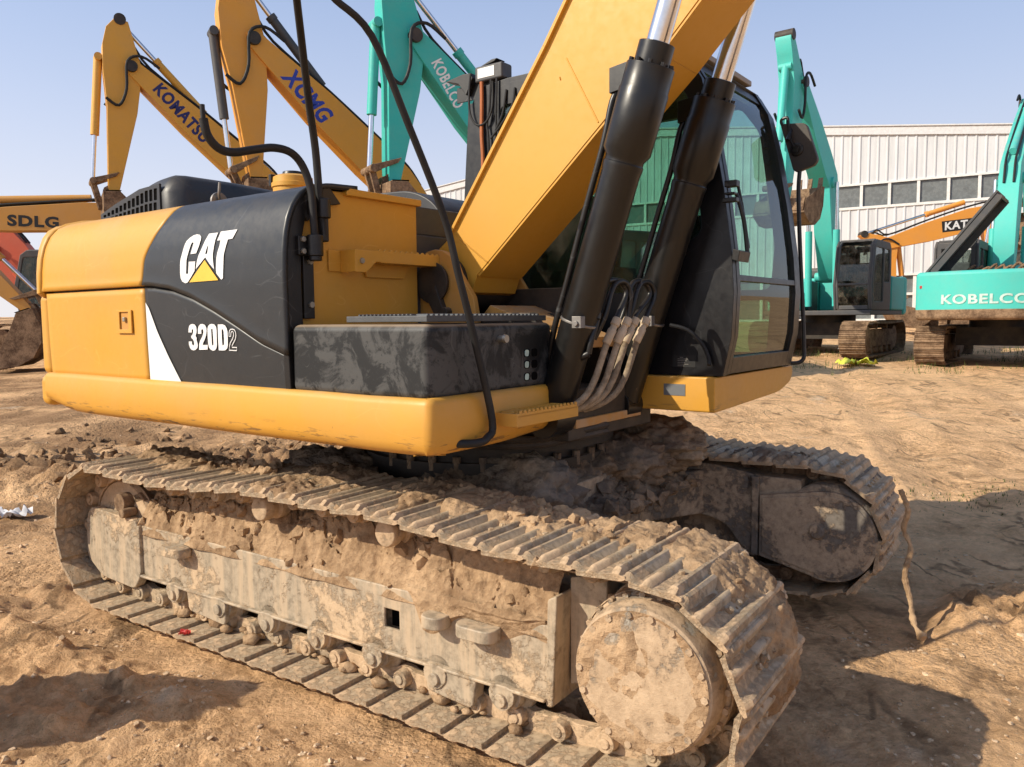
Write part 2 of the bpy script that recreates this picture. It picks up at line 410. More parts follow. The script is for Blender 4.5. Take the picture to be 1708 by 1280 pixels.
wn = w.node_tree; bg = wn.nodes.get('Background') or wn.nodes.new('ShaderNodeBackground')
sky = wn.nodes.new('ShaderNodeTexSky'); sky.sky_type = 'NISHITA'; sky.sun_disc = False
sky.sun_elevation = SUN_EL; sky.sun_rotation = math.atan2(sd.x, sd.y)
sky.air_density = 1.0; sky.dust_density = 1.6; sky.ozone_density = 3.0; sky.altitude = 50
tcw = wn.nodes.new('ShaderNodeTexCoord'); sep = wn.nodes.new('ShaderNodeSeparateXYZ'); wn.links.new(tcw.outputs['Generated'], sep.inputs[0])
hz = wn.nodes.new('ShaderNodeValToRGB'); wn.links.new(sep.outputs[2], hz.inputs[0])      # haze: how much, by height over the horizon
for e, (p, v) in enumerate(((0., .93), (.12, .84), (.26, .62), (.42, .42), (.8, .06))):
    el = hz.color_ramp.elements[e] if e < 2 else hz.color_ramp.elements.new(p)
    el.position = p; el.color = (v, v, v, 1)
hc = wn.nodes.new('ShaderNodeValToRGB'); hc.color_ramp.elements[0].position = .02; hc.color_ramp.elements[1].position = .40
hc.color_ramp.elements[0].color = (.80, .775, .80, 1); hc.color_ramp.elements[1].color = (.55, .68, 1.0, 1); wn.links.new(sep.outputs[2], hc.inputs[0])
wx = wn.nodes.new('ShaderNodeMapRange'); wn.links.new(sep.outputs[0], wx.inputs[0]); wx.inputs[1].default_value = -.6; wx.inputs[2].default_value = .6; wx.inputs[3].default_value = 1.10 / .13; wx.inputs[4].default_value = .96 / .13
hm = wn.nodes.new('ShaderNodeVectorMath'); hm.operation = 'SCALE'; wn.links.new(hc.outputs[0], hm.inputs[0]); wn.links.new(wx.outputs[0], hm.inputs['Scale'])
mxw = wn.nodes.new('ShaderNodeMix'); mxw.data_type = 'RGBA'; wn.links.new(hz.outputs[0], mxw.inputs[0]); wn.links.new(sky.outputs[0], mxw.inputs[6]); wn.links.new(hm.outputs[0], mxw.inputs[7])
wn.links.new(mxw.outputs[2], bg.inputs[0]); bg.inputs[1].default_value = .138
sc.view_settings.view_transform = 'Standard'; sc.view_settings.look = 'None'; sc.view_settings.exposure = 0

# ------------------------------------------------------------------ the ground
CX, CY, AU, AX = -.1372, 4.4579, -.6021, -.642
cu, su = math.cos(AU), math.sin(AU)
def uc_local(x, y):
    dx, dy = x - CX, y - CY
    return dx * cu + dy * su, -dx * su + dy * cu
def ramp(t): t = max(0., min(1., t)); return t * t * (3 - 2 * t)
def terrain(x, y):
    d = max(0., y - 7.); return .052 * d * d / (d + 2.5) if d < 40 else .052 * 40 * 40 / 42.5 + (d - 40) * .002
def ground_h(x, y):
    d = math.hypot(x, y - 3)
    base = terrain(x, y)
    k = 1. if d < 25 else max(0., 1 - (d - 25) / 30)
    if k <= 0: return base + mn.noise((x * .05, y * .05, 3)) * .2 * min(1, (d - 25) / 60)
    p = Vector((x, y, 0))
    h = mn.noise(p * .55) * .05 + mn.noise(p * 1.7 + Vector((9, 0, 0))) * .022
    rough = .50 + .75 * ramp((1.2 - x - .1 * y) / 2.5) if y < 10 else .45
    if x > .8 and y > 6.2: rough = .22
    rough = max(rough, .7 * ramp((mn.noise(p * .9 + Vector((4, 4, 0))) - .12) * 3))
    if d < 13:
        f = mn.fractal(p * 5.0, .62, 2.15, 5)
        h += f * .032 * rough + abs(mn.noise(p * 17)) * .008 * rough + mn.noise(p * 31) * .004
        v = mn.voronoi(p * 6.5)[0]
        h += (max(0., .35 - v[0]) * .11 + (min(.25, v[1] - v[0]) - .1) * .05) * rough * ramp(mn.noise(p * 1.3 + Vector((0, 7, 0))) * 2.5 + .4)
    # churned ridge of earth behind the near track
    if x < 0 and 5.5 < y < 14:
        q = ramp(1 - abs((y - 8.6) - .10 * x + mn.noise(p * .8) * .9) / 1.3) * ramp((-.4 - x) / 1.2) * ramp((x + 11) / 3)
        vo = mn.voronoi(p * 3.4)[0]
        h += q * (.05 + .16 * abs(mn.fractal(p * 2.2, .8, 2.1, 5)) + .30 * (min(.35, vo[1] - vo[0])) * ramp(mn.noise(p * 1.2) * 2 + .6) + .03 * mn.noise(p * 12))
    # wheel and track marks pressed into the lighter yard on the far side
    if x > .5 and 6.5 < y < 20:
        a = x * .55 - y * .83
        h += .018 * math.sin(a * 5.2) * ramp((y - 6.5) / 1.5) * ramp((20 - y) / 4)
        b = abs((x - 4.6) - .30 * (y - 9)) ; b = min(b, abs((x - 7.0) - .30 * (y - 9)))
        h += -.045 * ramp(1 - b / .34) + .03 * ramp(1 - abs(b - .48) / .16) + (.014 * math.sin((x * .3 + y) * 26) * ramp(1 - b / .3))
    # lumps at the right of the near track
    q = ramp(1 - math.hypot((x - 2.55) / .75, (y - 4.1) / .6)); h += q * (.04 + .16 * abs(mn.fractal(p * 3.5, .8, 2.1, 5)))
    u, vv = uc_local(x, y)
    if -8 < u < -2.0:                                        # prints the grousers left in the earth
        for c in (-1.1, 1.1):
            b = ramp((.33 - abs(vv - c)) / .05) * ramp((-2.1 - u) / .3)
            if b > 0:
                fr = (u / .19) % 1.; pr = -.022 * ramp(1 - abs(fr - .15) / .16) - .012 * ramp(1 - abs(fr - .62) / .13) - .012
                h = h * (1 - .5 * b) + pr * b * (.6 + .8 * mn.noise(p * 1.5 + Vector((3, 3, 3))))
    for c in (-1.1, 1.1):
        e = max(abs(u) - 2.0, abs(vv - c) - .36)
        if e < .30: q = ramp((e - .03) / .27); h = h * q + (1 - q) * min(h * .4 - .045, -.036)
    return base * 1. + h * k
def axis(lo, hi, step, far, g=1.07, flo=None):
    a = []; x = lo
    while x < hi: a.append(x); x += step
    s = step
    while x < far: a.append(x); s *= g; x += s
    a.append(far)
    s = step; x = lo; b = []
    fl = far if flo is None else flo
    while x > -fl: s *= g; x -= s; b.append(x)
    return b[::-1] + a
gx = axis(-3.0, 3.4, .019, 900., 1.035); gy = axis(1.9, 5.6, .018, 1500., 1.022, 60.)
mb = MB()
mb.v = [Vector((x, y, ground_h(x, y))) for x in gx for y in gy]
ny = len(gy)
for i in range(len(gx) - 1):
    for j in range(ny - 1):
        a = i * ny + j; mb.f.append((a, a + ny, a + ny + 1, a + 1)); mb.m.append(0)
g = mb.build('ground', M['ground'], recalc=False, sharp=180); tag(g, kind='structure')

# loose stones and clods lying on the ground
mb = MB()
ico = bmesh.new(); bmesh.ops.create_icosphere(ico, subdivisions=1, radius=1); ico.verts.ensure_lookup_table()
def clod(mb, c, r, k, flat=.75):
    o = Vector((k * 1.37, k * .71, 5)); a = Matrix.Rotation(k * 2.4, 3, Vector((math.sin(k), math.cos(k * 1.7), 1)).normalized()); c = Vector(c)
    mb.add([c + (a @ (v * (r * (1 + .8 * mn.noise(v * 1.5 + o))))) * Vector((1, 1, flat)).length * .72 for v in IV], IF)
IV = [v.co.copy() for v in ico.verts]; IF = [tuple(v.index for v in f.verts) for f in ico.faces]; ico.free()
for k in range(15000):
    y = 2.0 + 8.5 * random.random() ** 2.1; x = random.uniform(-.72, .74) * y + random.uniform(-.2, .2)
    if x > .9 and y > 6 and random.random() < .75: continue
    u, vv = uc_local(x, y)
    if max(abs(u) - 2.05, abs(abs(vv) - 1.1) - .31) < .0: continue
    r = (.0028 + .016 * random.random() ** 4.5) * (1 if y > 3.4 else .8)
    if random.random() < .012: r *= 1.9
    if mn.noise((x * 1.3, y * 1.3, 5)) + .6 * mn.noise((x * 4, y * 4, 2)) < -.02 and random.random() < .82: continue
    o = Vector((random.random() * 50, random.random() * 50, k))
    z = ground_h(x, y); sx, sy, sz = random.uniform(.8, 1.5), random.uniform(.7, 1.1), random.uniform(.5, .8)
    rz = Matrix.Rotation(random.random() * 6.3, 3, 'Z')
    mb.add([rz @ Vector((v.x * sx, v.y * sy, v.z * sz)) * r * (1 + .75 * mn.noise(v * 1.6 + o)) + Vector((x, y, z + r * .02)) for v in IV], IF)
M['stone'] = mud_mat('stones_and_clods', (.30, .19, .105), (.78, .58, .38), 3., .5)
st = mb.build('gravel', M['stone'], sharp=30); tag(st, 'scattered small stones and crumbled clods on the dirt yard', 'gravel', kind='stuff')

# ------------------------------------------------------------------ the excavator in front
EX = empty('excavator', (CX, CY, 0), AU, 'big yellow and black crawler excavator on muddy tracks filling the middle of the yard', 'excavator')
UR = (0, 0, AX - AU)
def lo(mb, name, mat, parent=None, bevel=.004, **k): return mb.build(name, mat, parent or EX, bevel, **k)          # undercarriage part
def upb(mb, name, mat, parent=None, bevel=.004, **k):                                                               # turntable part
    if parent is None: return mb.build(name, mat, EX, bevel, rot=UR, **k)
    return mb.build(name, mat, parent, bevel, **k)

# --- track path: outer face of the shoe plates, in the plane of the track
def track_path():
    P = []
    for i in range(40): P.append((-1.66 + 2.9 * i / 39, .048))
    P += [(1.36, .058), (1.46, .072)]
    for i in range(1, 40): a = -math.pi / 2 + math.pi * i / 39; P.append((1.575 + .355 * math.cos(a), .43 + .355 * math.sin(a)))
    top = [(1.575, .785), (1.25, .785), (.95, .79), (.65, .822), (.43, .842), (.1, .832), (-.35, .845), (-.8, .805), (-1.2, .79), (-1.66, .815)]
    for a, b in zip(top, top[1:]):
        for i in range(1, 9): P.append((a[0] + (b[0] - a[0]) * i / 8, a[1] + (b[1] - a[1]) * i / 8))
    for i in range(1, 40): a = math.pi / 2 + math.pi * i / 40; P.append((-1.66 + .383 * math.cos(a), .43 + .383 * math.sin(a)))
    P.append(P[0]); return P
TP = track_path(); TL = [0]
for a, b in zip(TP, TP[1:]): TL.append(TL[-1] + math.hypot(b[0] - a[0], b[1] - a[1]))
def tpos(s):
    s %= TL[-1]; lo_, hi_ = 0, len(TL) - 1
    while hi_ - lo_ > 1:
        m = (lo_ + hi_) // 2
        if TL[m] <= s: lo_ = m
        else: hi_ = m
    t = (s - TL[lo_]) / max(1e-9, TL[hi_] - TL[lo_]); a, b = TP[lo_], TP[hi_]
    return Vector((a[0] + (b[0] - a[0]) * t, a[1] + (b[1] - a[1]) * t))
NSH = round(TL[-1] / .19); PITCH = TL[-1] / NSH
def shoe_mesh():
    L = PITCH
    prof = [(-.006, -.014), (L - .036, -.014), (L - .034, -.010), (L - .034, .004), (L - .012, .006), (L - .013, .022), (L - .019, .027), (L - .031, .027), (L - .038, .021), (L - .054, .004),
            (.122, .003), (.111, .018), (.106, .022), (.096, .022), (.091, .018), (.080, .003), (.042, .003), (.026, .021), (.019, .027), (.007, .027), (.001, .022), (-.006, .004), (-.018, .002), (-.020, -.008)]
    low = [(x, min(z, .007)) for x, z in prof]
    mb = MB(); n = len(prof); ys = [(-.300, low), (-.279, prof), (.279, prof), (.300, low)]
    vs = [(x, y, z) for y, pr in ys for x, z in pr]; fs = []
    for k in range(3):
        for i in range(n):
            j = (i + 1) % n; fs.append((k * n + i, k * n + j, (k + 1) * n + j, (k + 1) * n + i))
    fs += [tuple(range(n)), tuple(range(4 * n - 1, 3 * n - 1, -1))]
    mb.add(vs, fs)
    for y in (-.11, -.03, .03, .11):                       # bolt heads between the grouser bars
        mb.cyl((.060, y, .003), (.060, y, .015), .011, n=6)
    for y in (-.155, .155): mb.mm(.05, .074, y - .016, y + .016, .002, .0042)
    return mb
shoe0 = None
def make_track(yc, far):
    global shoe0
    mb = MB()
    pins = []
    for i in range(NSH):
        p = tpos(i * PITCH); q = tpos((i + 1) * PITCH); t = (q - p).normalized(); nrm = Vector((t.y, -t.x)); pins.append((p, q, t, nrm))
    for p, q, t, nr in pins:
        for sy in (-1, 1):
            y0 = yc + sy * .085; off = .012 * sy
            def W(s_, h): return (p.x + t.x * s_ * PITCH - nr.x * h, p.y + t.y * s_ * PITCH - nr.y * h)
            poly = [W(-.22, .03), (W(.0, .013)), W(1.0, .013), W(1.18, .03), W(1.24, .062), W(1.16, .098), W(.9, .108), W(.7, .092), W(.3, .092), W(.1, .108), W(-.16, .098), W(-.24, .062)]
            mb.prism(poly, y0 - .020, y0 + .020)
            c = W(0, .064)
            mb.cyl((c[0], y0 - .02 * sy, c[1]), (c[0], y0 + .058 * sy, c[1]), .043, .036, n=14)
            mb.cyl((c[0], y0 + .058 * sy, c[1]), (c[0], y0 + .064 * sy, c[1]), .022, .018, n=10)
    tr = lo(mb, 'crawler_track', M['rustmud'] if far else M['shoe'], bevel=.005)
    for k, (p, q, t, nr) in enumerate(pins):
        if shoe0 is None:
            sh = shoe_mesh().build('track_shoe', M['shoe'], tr, .003); shoe0 = sh
        else:
            sh = shoe0.copy(); col.objects.link(sh); sh.parent = tr
        m = Matrix((Vector((t.x, 0, t.y)), Vector((nr.x, 0, nr.y)).cross(Vector((t.x, 0, t.y))), Vector((nr.x, 0, nr.y)))).transposed()
        m = m @ Matrix.Rotation(R(3.3), 3, 'Y')
        sh.rotation_euler = m.to_euler(); sh.location = (p.x, yc, p.y)
    # earth caked on the shoes
    s_a = next(l for l, p in zip(TL, TP) if p[0] > 1.9 and p[1] > .3); s_b = next(l for l, p in zip(TL, TP) if p[0] < -1.72 and p[1] > .6)
    mb = MB(); NU, NV = 560, 64; out = -1 if yc < 0 else 1
    def fn(u, v):
        s_ = s_a + (s_b - s_a) * u; p = tpos(s_); a = tpos(s_ + .04); b = tpos(s_ - .04); t = (a - b).normalized(); nr = Vector((t.y, -t.x))
        y = -.292 + .584 * v; q = Vector((s_ * 1., y, yc))
        inner = ramp((.18 - y * out) / .26)                # thicker towards the machine
        fr = (s_ / PITCH) % 1.
        cov = mn.noise(q * 2.7) * .8 + mn.noise(q * 8) * .40 + inner * .75 - .16 - (.22 if far else 0)
        edge = min(1, (.292 - abs(y)) / .035)
        wrap = ramp((p.x - 1.45) / .3)
        cov -= .24 * wrap
        h = -.014 + max(0, min(.052 - .022 * wrap, cov * .075)) * edge
        if cov > -.05: h += (mn.fractal(q * 15, .7, 2.1, 5) * .016 + max(0, mn.noise(q * 31)) * .012) * edge
        if fr < .12 or fr > .86: h = min(h, .020 + .012 * mn.noise(q * 5))
        h = min(h, .046) if cov > 0 else min(h, .0)
        if cov <= 0: h = min(h, -.003 + .006 * mn.noise(q * 20))
        wq = mn.noise_vector(q * 22) * .004
        return (p.x + nr.x * h + wq.x, yc + y + wq.y * .5, p.y + nr.y * h)
    mb.grid(fn, NU, NV)
    for k in range(900 if not far else 250):
        u_ = random.random() ** .9; v_ = random.random(); c = fn(u_, v_)
        q = Vector((c[0], c[1], 0))
        if mn.noise(q * 3.1 + Vector((7, 7, 7))) < (.0 if c[0] < 1.5 else .3): continue
        clod(mb, c, .004 + .018 * random.random() ** 3, k)
    tag(lo(mb, 'caked_mud', M['mud_grey'] if far else M['mud'], tr, bevel=0, recalc=False, sharp=45), kind='stuff')
    return tr
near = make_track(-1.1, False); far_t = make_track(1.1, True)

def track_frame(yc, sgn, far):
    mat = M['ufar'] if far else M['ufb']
    yo = yc + sgn * .15                                     # outer face; sgn points away from the machine
    def Y(a): return yc + sgn * a
    mb = MB()
    side = roundpoly([(-1.42, .50), (-1.40, .228), (1.17, .222), (1.19, .50)], .02, 2)
    hole = [(.375, .325), (.455, .325), (.455, .405), (.375, .405)]
    mb.prism(side, Y(.15), Y(.135), holes=[hole] if not far else [])
    mb.prism([(Y(.085), .245), (Y(.085), .485), (Y(-.02), .60), (Y(-.13), .60), (Y(-.13), .245)], -1.41, 1.165, 'x')          # box body
    mb.prism([(Y(.150), .222), (Y(.175), .222), (Y(.175), .236), (Y(.150), .236)], -1.40, 1.17, 'x')                            # lower lip
    mb.prism(roundpoly([(1.165, .205), (1.195, .205), (1.215, .62), (1.175, .60)], .01, 2), Y(.16), Y(-.12))                     # end flange
    mb.prism([(1.21, .26), (1.36, .30), (1.36, .70), (1.21, .66)], Y(.06), Y(-.10))
    fr = lo(mb, 'track_frame', mat, bevel=.006)
    if not far: mb = MB(); mb.mm(.36, .47, Y(.088), Y(.0865), .31, .42); lo(mb, 'hole_shade_plate', M['hole'], fr, 0)  # black plate set behind the hole to give its shade
    # idler guard
    mb = MB(); mb.prism(roundpoly([(-1.945, .47), (-1.90, .545), (-1.43, .525), (-1.405, .23), (-1.47, .14), (-1.80, .155), (-1.955, .25)], .04, 3), Y(.165), Y(.11))
    mb.mm(-1.43, -1.40, Y(.12) if sgn > 0 else Y(.168), Y(.168) if sgn > 0 else Y(.12), .24, .50)
    lo(mb, 'idler_guard', mat, fr, .008)
    # idler wheel
    mb = MB(); c = (-1.66, Y(0), .43)
    mb.lathe((c[0], Y(-.10), c[2]), (0, sgn, 0), [(0, .10), (0, .27), (.03, .285), (.05, .27), (.07, .255), (.13, .255), (.15, .27), (.17, .285), (.20, .27), (.20, .10), (.235, .09)], 36)
    lo(mb, 'idler_wheel', M['shoe'], fr, 0)
    mb = MB(); mb.cyl((-1.60, Y(.08), .60), (-1.60, Y(.16), .60), .052, n=20); mb.cyl((-1.53, Y(.11), .555), (-1.53, Y(.19), .555), .026, n=12); mb.prism([(-1.72, .60), (-1.5, .66), (-1.45, .62), (-1.68, .55)], Y(.05), Y(.10))
    lo(mb, 'idler_yoke', M['rustmud'], fr, .006)
    # sprocket with teeth
    mb = MB(); pl = []
    for i in range(46):
        a = 2 * math.pi * i / 46; r = .285 if i % 2 else .225; pl.append((1.575 + r * math.cos(a), .43 + r * math.sin(a)))
    mb.prism(pl, Y(-.03), Y(.03)); lo(mb, 'sprocket', M['shoe'], fr, .006)
    # rollers
    for x in (-1.10, -.72, -.36, -.02, .32, .66, .98):
        mb = MB(); z = .205
        mb.lathe((x, Y(-.15), z), (0, sgn, 0), [(0, .07), (.02, .10), (.05, .10), (.06, .082), (.10, .082), (.20, .082), (.21, .10), (.245, .10), (.265, .075), (.30, .07)], 22)
        mb.prism(roundpoly([(x - .055, .24), (x - .06, .18), (x, .13), (x + .06, .18), (x + .055, .24)], .03, 2), Y(.14), Y(.175))
        mb.cyl((x, Y(.17), .185), (x, Y(.188), .185), .026, n=12)
        lo(mb, 'track_roller', M['ufb'] if not far else mat, fr, .004)
    for x, z in ((-.353, .735), (.429, .735)):
        mb = MB()
        mb.lathe((x, Y(.20), z), (0, -sgn, 0), [(0, .040), (.004, .052), (.014, .058), (.05, .058), (.052, .046), (.085, .046), (.09, .062), (.14, .062), (.15, .05), (.33, .05)], 26)
        mb.prism([(x - .05, .62), (x + .05, .62), (x + .03, .72), (x - .03, .72)], Y(-.02), Y(-.06))
        lo(mb, 'carrier_roller', M['rustmud'] if far else M['hub'], fr, .003)
    # chain guards hanging under the frame
    for x0, x1 in ((-.99, -.66), (.60, .86)):
        mb = MB(); mb.prism(roundpoly([(x0, .24), (x0 + .015, .125), (x1 - .02, .105), (x1, .235)], .02, 2), Y(.10), Y(.168)); lo(mb, 'chain_guard', M['ufb'] if not far else mat, fr, .008)
    # step cups on the outer face
    for x0, x1 in ((-1.13, -.94), (.62, .74), (.79, .98)):
        mb = MB(); mb.prism(roundpoly([(x0, Y(.14)), (x0 + .01, Y(.235)), (x1 - .01, Y(.235)), (x1, Y(.14))], .07, 5), .405, .455, 'z'); lo(mb, 'step_bracket', mat, fr, .006)
    # final drive
    if not far:
        mb = MB()
        prof = [(-.14, .285), (-.02, .285), (.0, .272), (.05, .272), (.055, .262), (.17, .262), (.19, .262), (.205, .245), (.245, .243), (.292, .232), (.300, .222), (.300, .20), (.306, .165), (.306, .05), (.306, .0)]
        mb.lathe((1.60, Y(0), .462), (0, sgn, 0), prof, 56)
        for i in range(18):
            a = 2 * math.pi * i / 18; x, z = 1.60 + .212 * math.cos(a), .462 + .212 * math.sin(a)
            mb.cyl((x, Y(.295), z), (x, Y(.309), z), .0125, n=6)
        for i in range(26):
            a = 2 * math.pi * i / 26; x, z = 1.60 + .252 * math.cos(a), .462 + .252 * math.sin(a)
            mb.cyl((x, Y(.20), z), (x, Y(.222), z), .0115, n=6)
        lo(mb, 'final_drive', M['hub'], fr, 0)
        def fn(u, v):
            a = 2 * math.pi * u; r = .225 * v; q = Vector((math.cos(a) * r, math.sin(a) * r, 1))
            n_ = mn.noise(q * 7) + .6 * mn.noise(q * 17); h = .304 + max(-.01, min(.012, n_ * .016)) * min(1, (1 - v) * 9) + mn.fractal(q * 30, .8, 2, 3) * .002
            return (1.60 + q.x, Y(h), .462 + q.y)
        mb = MB().grid(fn, 96, 30); lo(mb, 'caked_mud', M['mud'], fr, 0, recalc=False, sharp=75)
        def fn(u, v):
            a = R(-20 + 190 * u); s_ = v; q = Vector((a * 2, s_, 3)); b = mn.noise(q * 3.2) * .02 + mn.fractal(q * 9, .8, 2, 4) * .010
            r = .258 + max(-.006, b) * math.sin(math.pi * min(1, max(0, v))) ; return (1.60 + r * math.cos(a), Y(.06 + .14 * v), .462 + r * math.sin(a))
        mb = MB().grid(fn, 110, 22); lo(mb, 'caked_mud', M['mud'], fr, 0, recalc=False, sharp=75)
    else:
        Yi = lambda a: yc - a                               # towards the machine centre
        pl = []
        c = (1.655, .415); r = .245
        pl = [(1.285, .60), (1.285, .255)]
        for i in range(25):
            a = R(-112 + 212 * i / 24); pl.append((c[0] + r * math.cos(a), c[1] + r * math.sin(a)))
        mb = MB(); mb.prism(pl, Yi(.30), Yi(.27)); mb.prism([(x * 1.0, z) for x, z in [(1.30, .59), (1.30, .275)] + [(c[0] + (r - .022) * math.cos(R(-112 + 212 * i / 24)), c[1] + (r - .022) * math.sin(R(-112 + 212 * i / 24))) for i in range(25)]], Yi(.306), Yi(.29))
        mb.lathe((1.64, Yi(.0), .43), (0, -1, 0), [(0, .29), (.10, .29), (.12, .265), (.26, .262), (.275, .25), (.275, .0)], 48)
        mb.cyl((1.60, Yi(.30), .44), (1.60, Yi(.325), .44), .05, .035, n=20)
        mb.mm(1.12, 1.52, Yi(.10), Yi(-.12), .56, .735); mb.mm(1.2, 1.5, Yi(.26), Yi(.0), .58, .70)
        lo(mb, 'motor_cover', mat, fr, .006)
        mb = MB()
        mb.prism(roundpoly([(-1.4, .66), (-1.4, .26), (-.3, .26), (.15, .40), (.95, .44), (1.08, .40), (1.20, .25), (1.28, .25), (1.28, .70), (1.0, .745), (-.4, .70)], [0, 0, .1, .1, .1, .05, 0, 0, 0, .1, 0], 3), Yi(.26), Yi(.10))
        mb.mm(1.235, 1.275, Yi(.285), Yi(.2), .25, .70); lo(mb, 'inner_plate', mat, fr, .006)
    # earth lying along the top of the frame
    if not far:
        def fn(u, v):
            x = -1.42 + 2.62 * u; q = Vector((x, v * .5, 2)); y0 = .158 + .02 * mn.noise(q * 5); y1 = -.14
            y = y0 + (y1 - y0) * v
            edge = min(1, v / .10)
            big = .085 * (1 + 1.3 * mn.noise(Vector((x * 2.2, 3, v)))) * ramp(v / .35)
            gap = ramp(1 - abs(x - .40) / .12) * ramp((v - .18) / .2)
            vor = mn.voronoi(q * 7)[0]
            z = .462 + .085 * ramp(v / .12) + (.17 * v) + big * (1 - gap) + edge * (mn.fractal(q * 5, .7, 2.1, 6) * .050 + (min(.16, vor[1] - vor[0]) - .08) * .22 * ramp(mn.noise(q * 2.2) * 3 + .4) + abs(mn.noise(q * 15)) * .02) - gap * .2
            z -= .05 * ramp((x - 1.0) / .2)
            if v < .02: z = .455
            w_ = mn.noise_vector(q * 8) * .014 * edge
            return (x + w_.x, Y(y + w_.y), z)
        mb = MB().grid(fn, 420, 76)
        for k in range(1500):
            u_ = random.random(); v_ = random.random() ** .8
            if mn.noise(Vector((u_ * 9, v_ * 2, 4))) < -.05: continue
            c = fn(u_, max(.04, v_)); clod(mb, (c[0], c[1], c[2] + .002), .005 + .026 * random.random() ** 3.2, k)
        tag(lo(mb, 'caked_mud', M['mud'], fr, 0, recalc=False, sharp=40), kind='stuff')
        # mud spilling over the face of the plate
        for (xa, xb, dz, zt) in ((.50, 1.16, .10, .50),):
            def fn(u, v):
                x = xa + (xb - xa) * u; q = Vector((x, v * .3, 9)); e = min(1, min(u, 1 - u) * 8)
                drop = dz * (.55 + .9 * mn.noise(q * Vector((5, 0, 0)).length * .8)) * e + .012
                t_ = -.003 + (.004 + e * (.014 + .022 * abs(mn.noise(q * 9)))) * math.sqrt(max(0, 1 - v)) * min(1, .2 + 4 * v)
                return (x, Y(.150 + t_), zt + .02 - drop * v * 1.3 + mn.noise(q * 20) * .004)
            mb = MB().grid(fn, 110, 26); lo(mb, 'caked_mud', M['mud'], fr, 0, recalc=False, sharp=80)
        mb = MB()
        for k in range(34):
            x = random.uniform(-1.15, 1.1); y = random.uniform(.10, .17); z = .085
            rr = random.uniform(.012, .04); o = Vector((k * 3.1, 1, 2))
            mb.add([Vector((x, Y(y), z)) + Vector((v.x * 1.3, v.y, v.z * .7)) * rr * (1 + .5 * mn.noise(v * 1.5 + o)) for v in IV], IF)
        tag(lo(mb, 'caked_mud', M['mud'], fr, 0, sharp=180), kind='stuff')
    return fr
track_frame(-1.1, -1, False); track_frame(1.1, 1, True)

def lump(name, c, r, mat, parent, seed, amp=.35, sub=5, freq=2.2):
    bm = bmesh.new(); bmesh.ops.create_icosphere(bm, subdivisions=sub, radius=1)
    o = Vector((seed * 7.3, seed, -seed))
    mb = MB(); bm.verts.ensure_lookup_table()
    def f(v):
        vo = mn.voronoi(v * 2.6 + o)[0]
        n_ = mn.fractal(v * freq + o, .85, 2.1, 6) * amp * .75 + (min(.3, vo[1] - vo[0]) - .15) * amp * .7 + mn.noise(v * 13 + o) * .03 + abs(mn.noise(v * 24 + o)) * .03
        return Vector((c[0] + v.x * r[0] * (1 + n_), c[1] + v.y * r[1] * (1 + n_), c[2] + v.z * r[2] * (1 + n_)))
    mb.add([f(v.co) for v in bm.verts], [tuple(v.index for v in f_.verts) for f_ in bm.faces]); bm.free()
    return lo(mb, name, mat, parent, 0, sharp=80)
# car body (the X-shaped centre) and the earth packed on it
mb = MB()
mb.prism(roundpoly([(.75, -.45), (.75, .45), (.45, .70), (-.45, .70), (-.75, .45), (-.75, -.45), (-.45, -.70), (.45, -.70)], .08, 2), .44, .80, 'z')
for sx in (-1, 1):
    for sy in (-1, 1):
        mb.prism([(.28 * sx, .3 * sy), (.62 * sx, .25 * sy), (1.02 * sx, .98 * sy), (.60 * sx, .98 * sy)], .44, .70, 'z')
cb = lo(mb, 'car_body', M['ufar'], bevel=.01)
mb = MB(); mb.lathe((0, 0, .80), (0, 0, 1), [(0, .66), (.05, .68), (.10, .68), (.10, .64), (.14, .64), (.15, .70), (.20, .70), (.21, .66), (.26, .62)], 64); lo(mb, 'swing_bearing', M['grime'], cb, 0)
mb = MB(); mb.lathe((0, 0, .845), (0, 0, 1), [(0, .60), (.0, .66), (.018, .66), (.018, .60)], 48)
for i in range(14):
    a = R(-100 + 11 * i); mb.cyl((.665 * math.cos(a), .665 * math.sin(a), .86), (.665 * math.cos(a), .665 * math.sin(a), .93), .020, n=8)
lo(mb, 'bearing_ring', M['mud_dark'], cb, 0)
lump('caked_mud', (.56, -.46, .74), (.27, .22, .20), M['mud_grey'], cb, 1, .34)
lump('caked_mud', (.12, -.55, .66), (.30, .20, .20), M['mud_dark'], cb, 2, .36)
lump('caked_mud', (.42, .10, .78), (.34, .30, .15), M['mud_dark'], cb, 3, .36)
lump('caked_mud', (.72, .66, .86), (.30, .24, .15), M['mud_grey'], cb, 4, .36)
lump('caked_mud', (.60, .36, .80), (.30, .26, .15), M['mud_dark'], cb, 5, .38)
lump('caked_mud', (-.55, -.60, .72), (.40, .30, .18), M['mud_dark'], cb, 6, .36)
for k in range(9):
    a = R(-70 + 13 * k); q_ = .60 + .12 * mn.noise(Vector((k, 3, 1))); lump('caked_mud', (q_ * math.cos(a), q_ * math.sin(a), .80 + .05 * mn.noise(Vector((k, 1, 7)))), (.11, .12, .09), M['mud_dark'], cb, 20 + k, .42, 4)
def fn(u, v):
    x = -.2 + 1.15 * u; y = -.62 + 1.42 * v; q = Vector((x, y, 6)); e = min(1, min(u, 1 - u, v, 1 - v) * 7)
    return (x, y, .70 + e * (mn.fractal(q * 3.2, .8, 2.1, 6) * .07 + .03) - .05 * (1 - e))
mb = MB().grid(fn, 110, 130)
for k in range(700):
    u_, v_ = random.random(), random.random(); clod(mb, fn(u_, v_), .008 + .04 * random.random() ** 3, k)
tag(lo(mb, 'caked_mud', M['mud_dark'], cb, 0, recalc=False, sharp=45), kind='stuff')

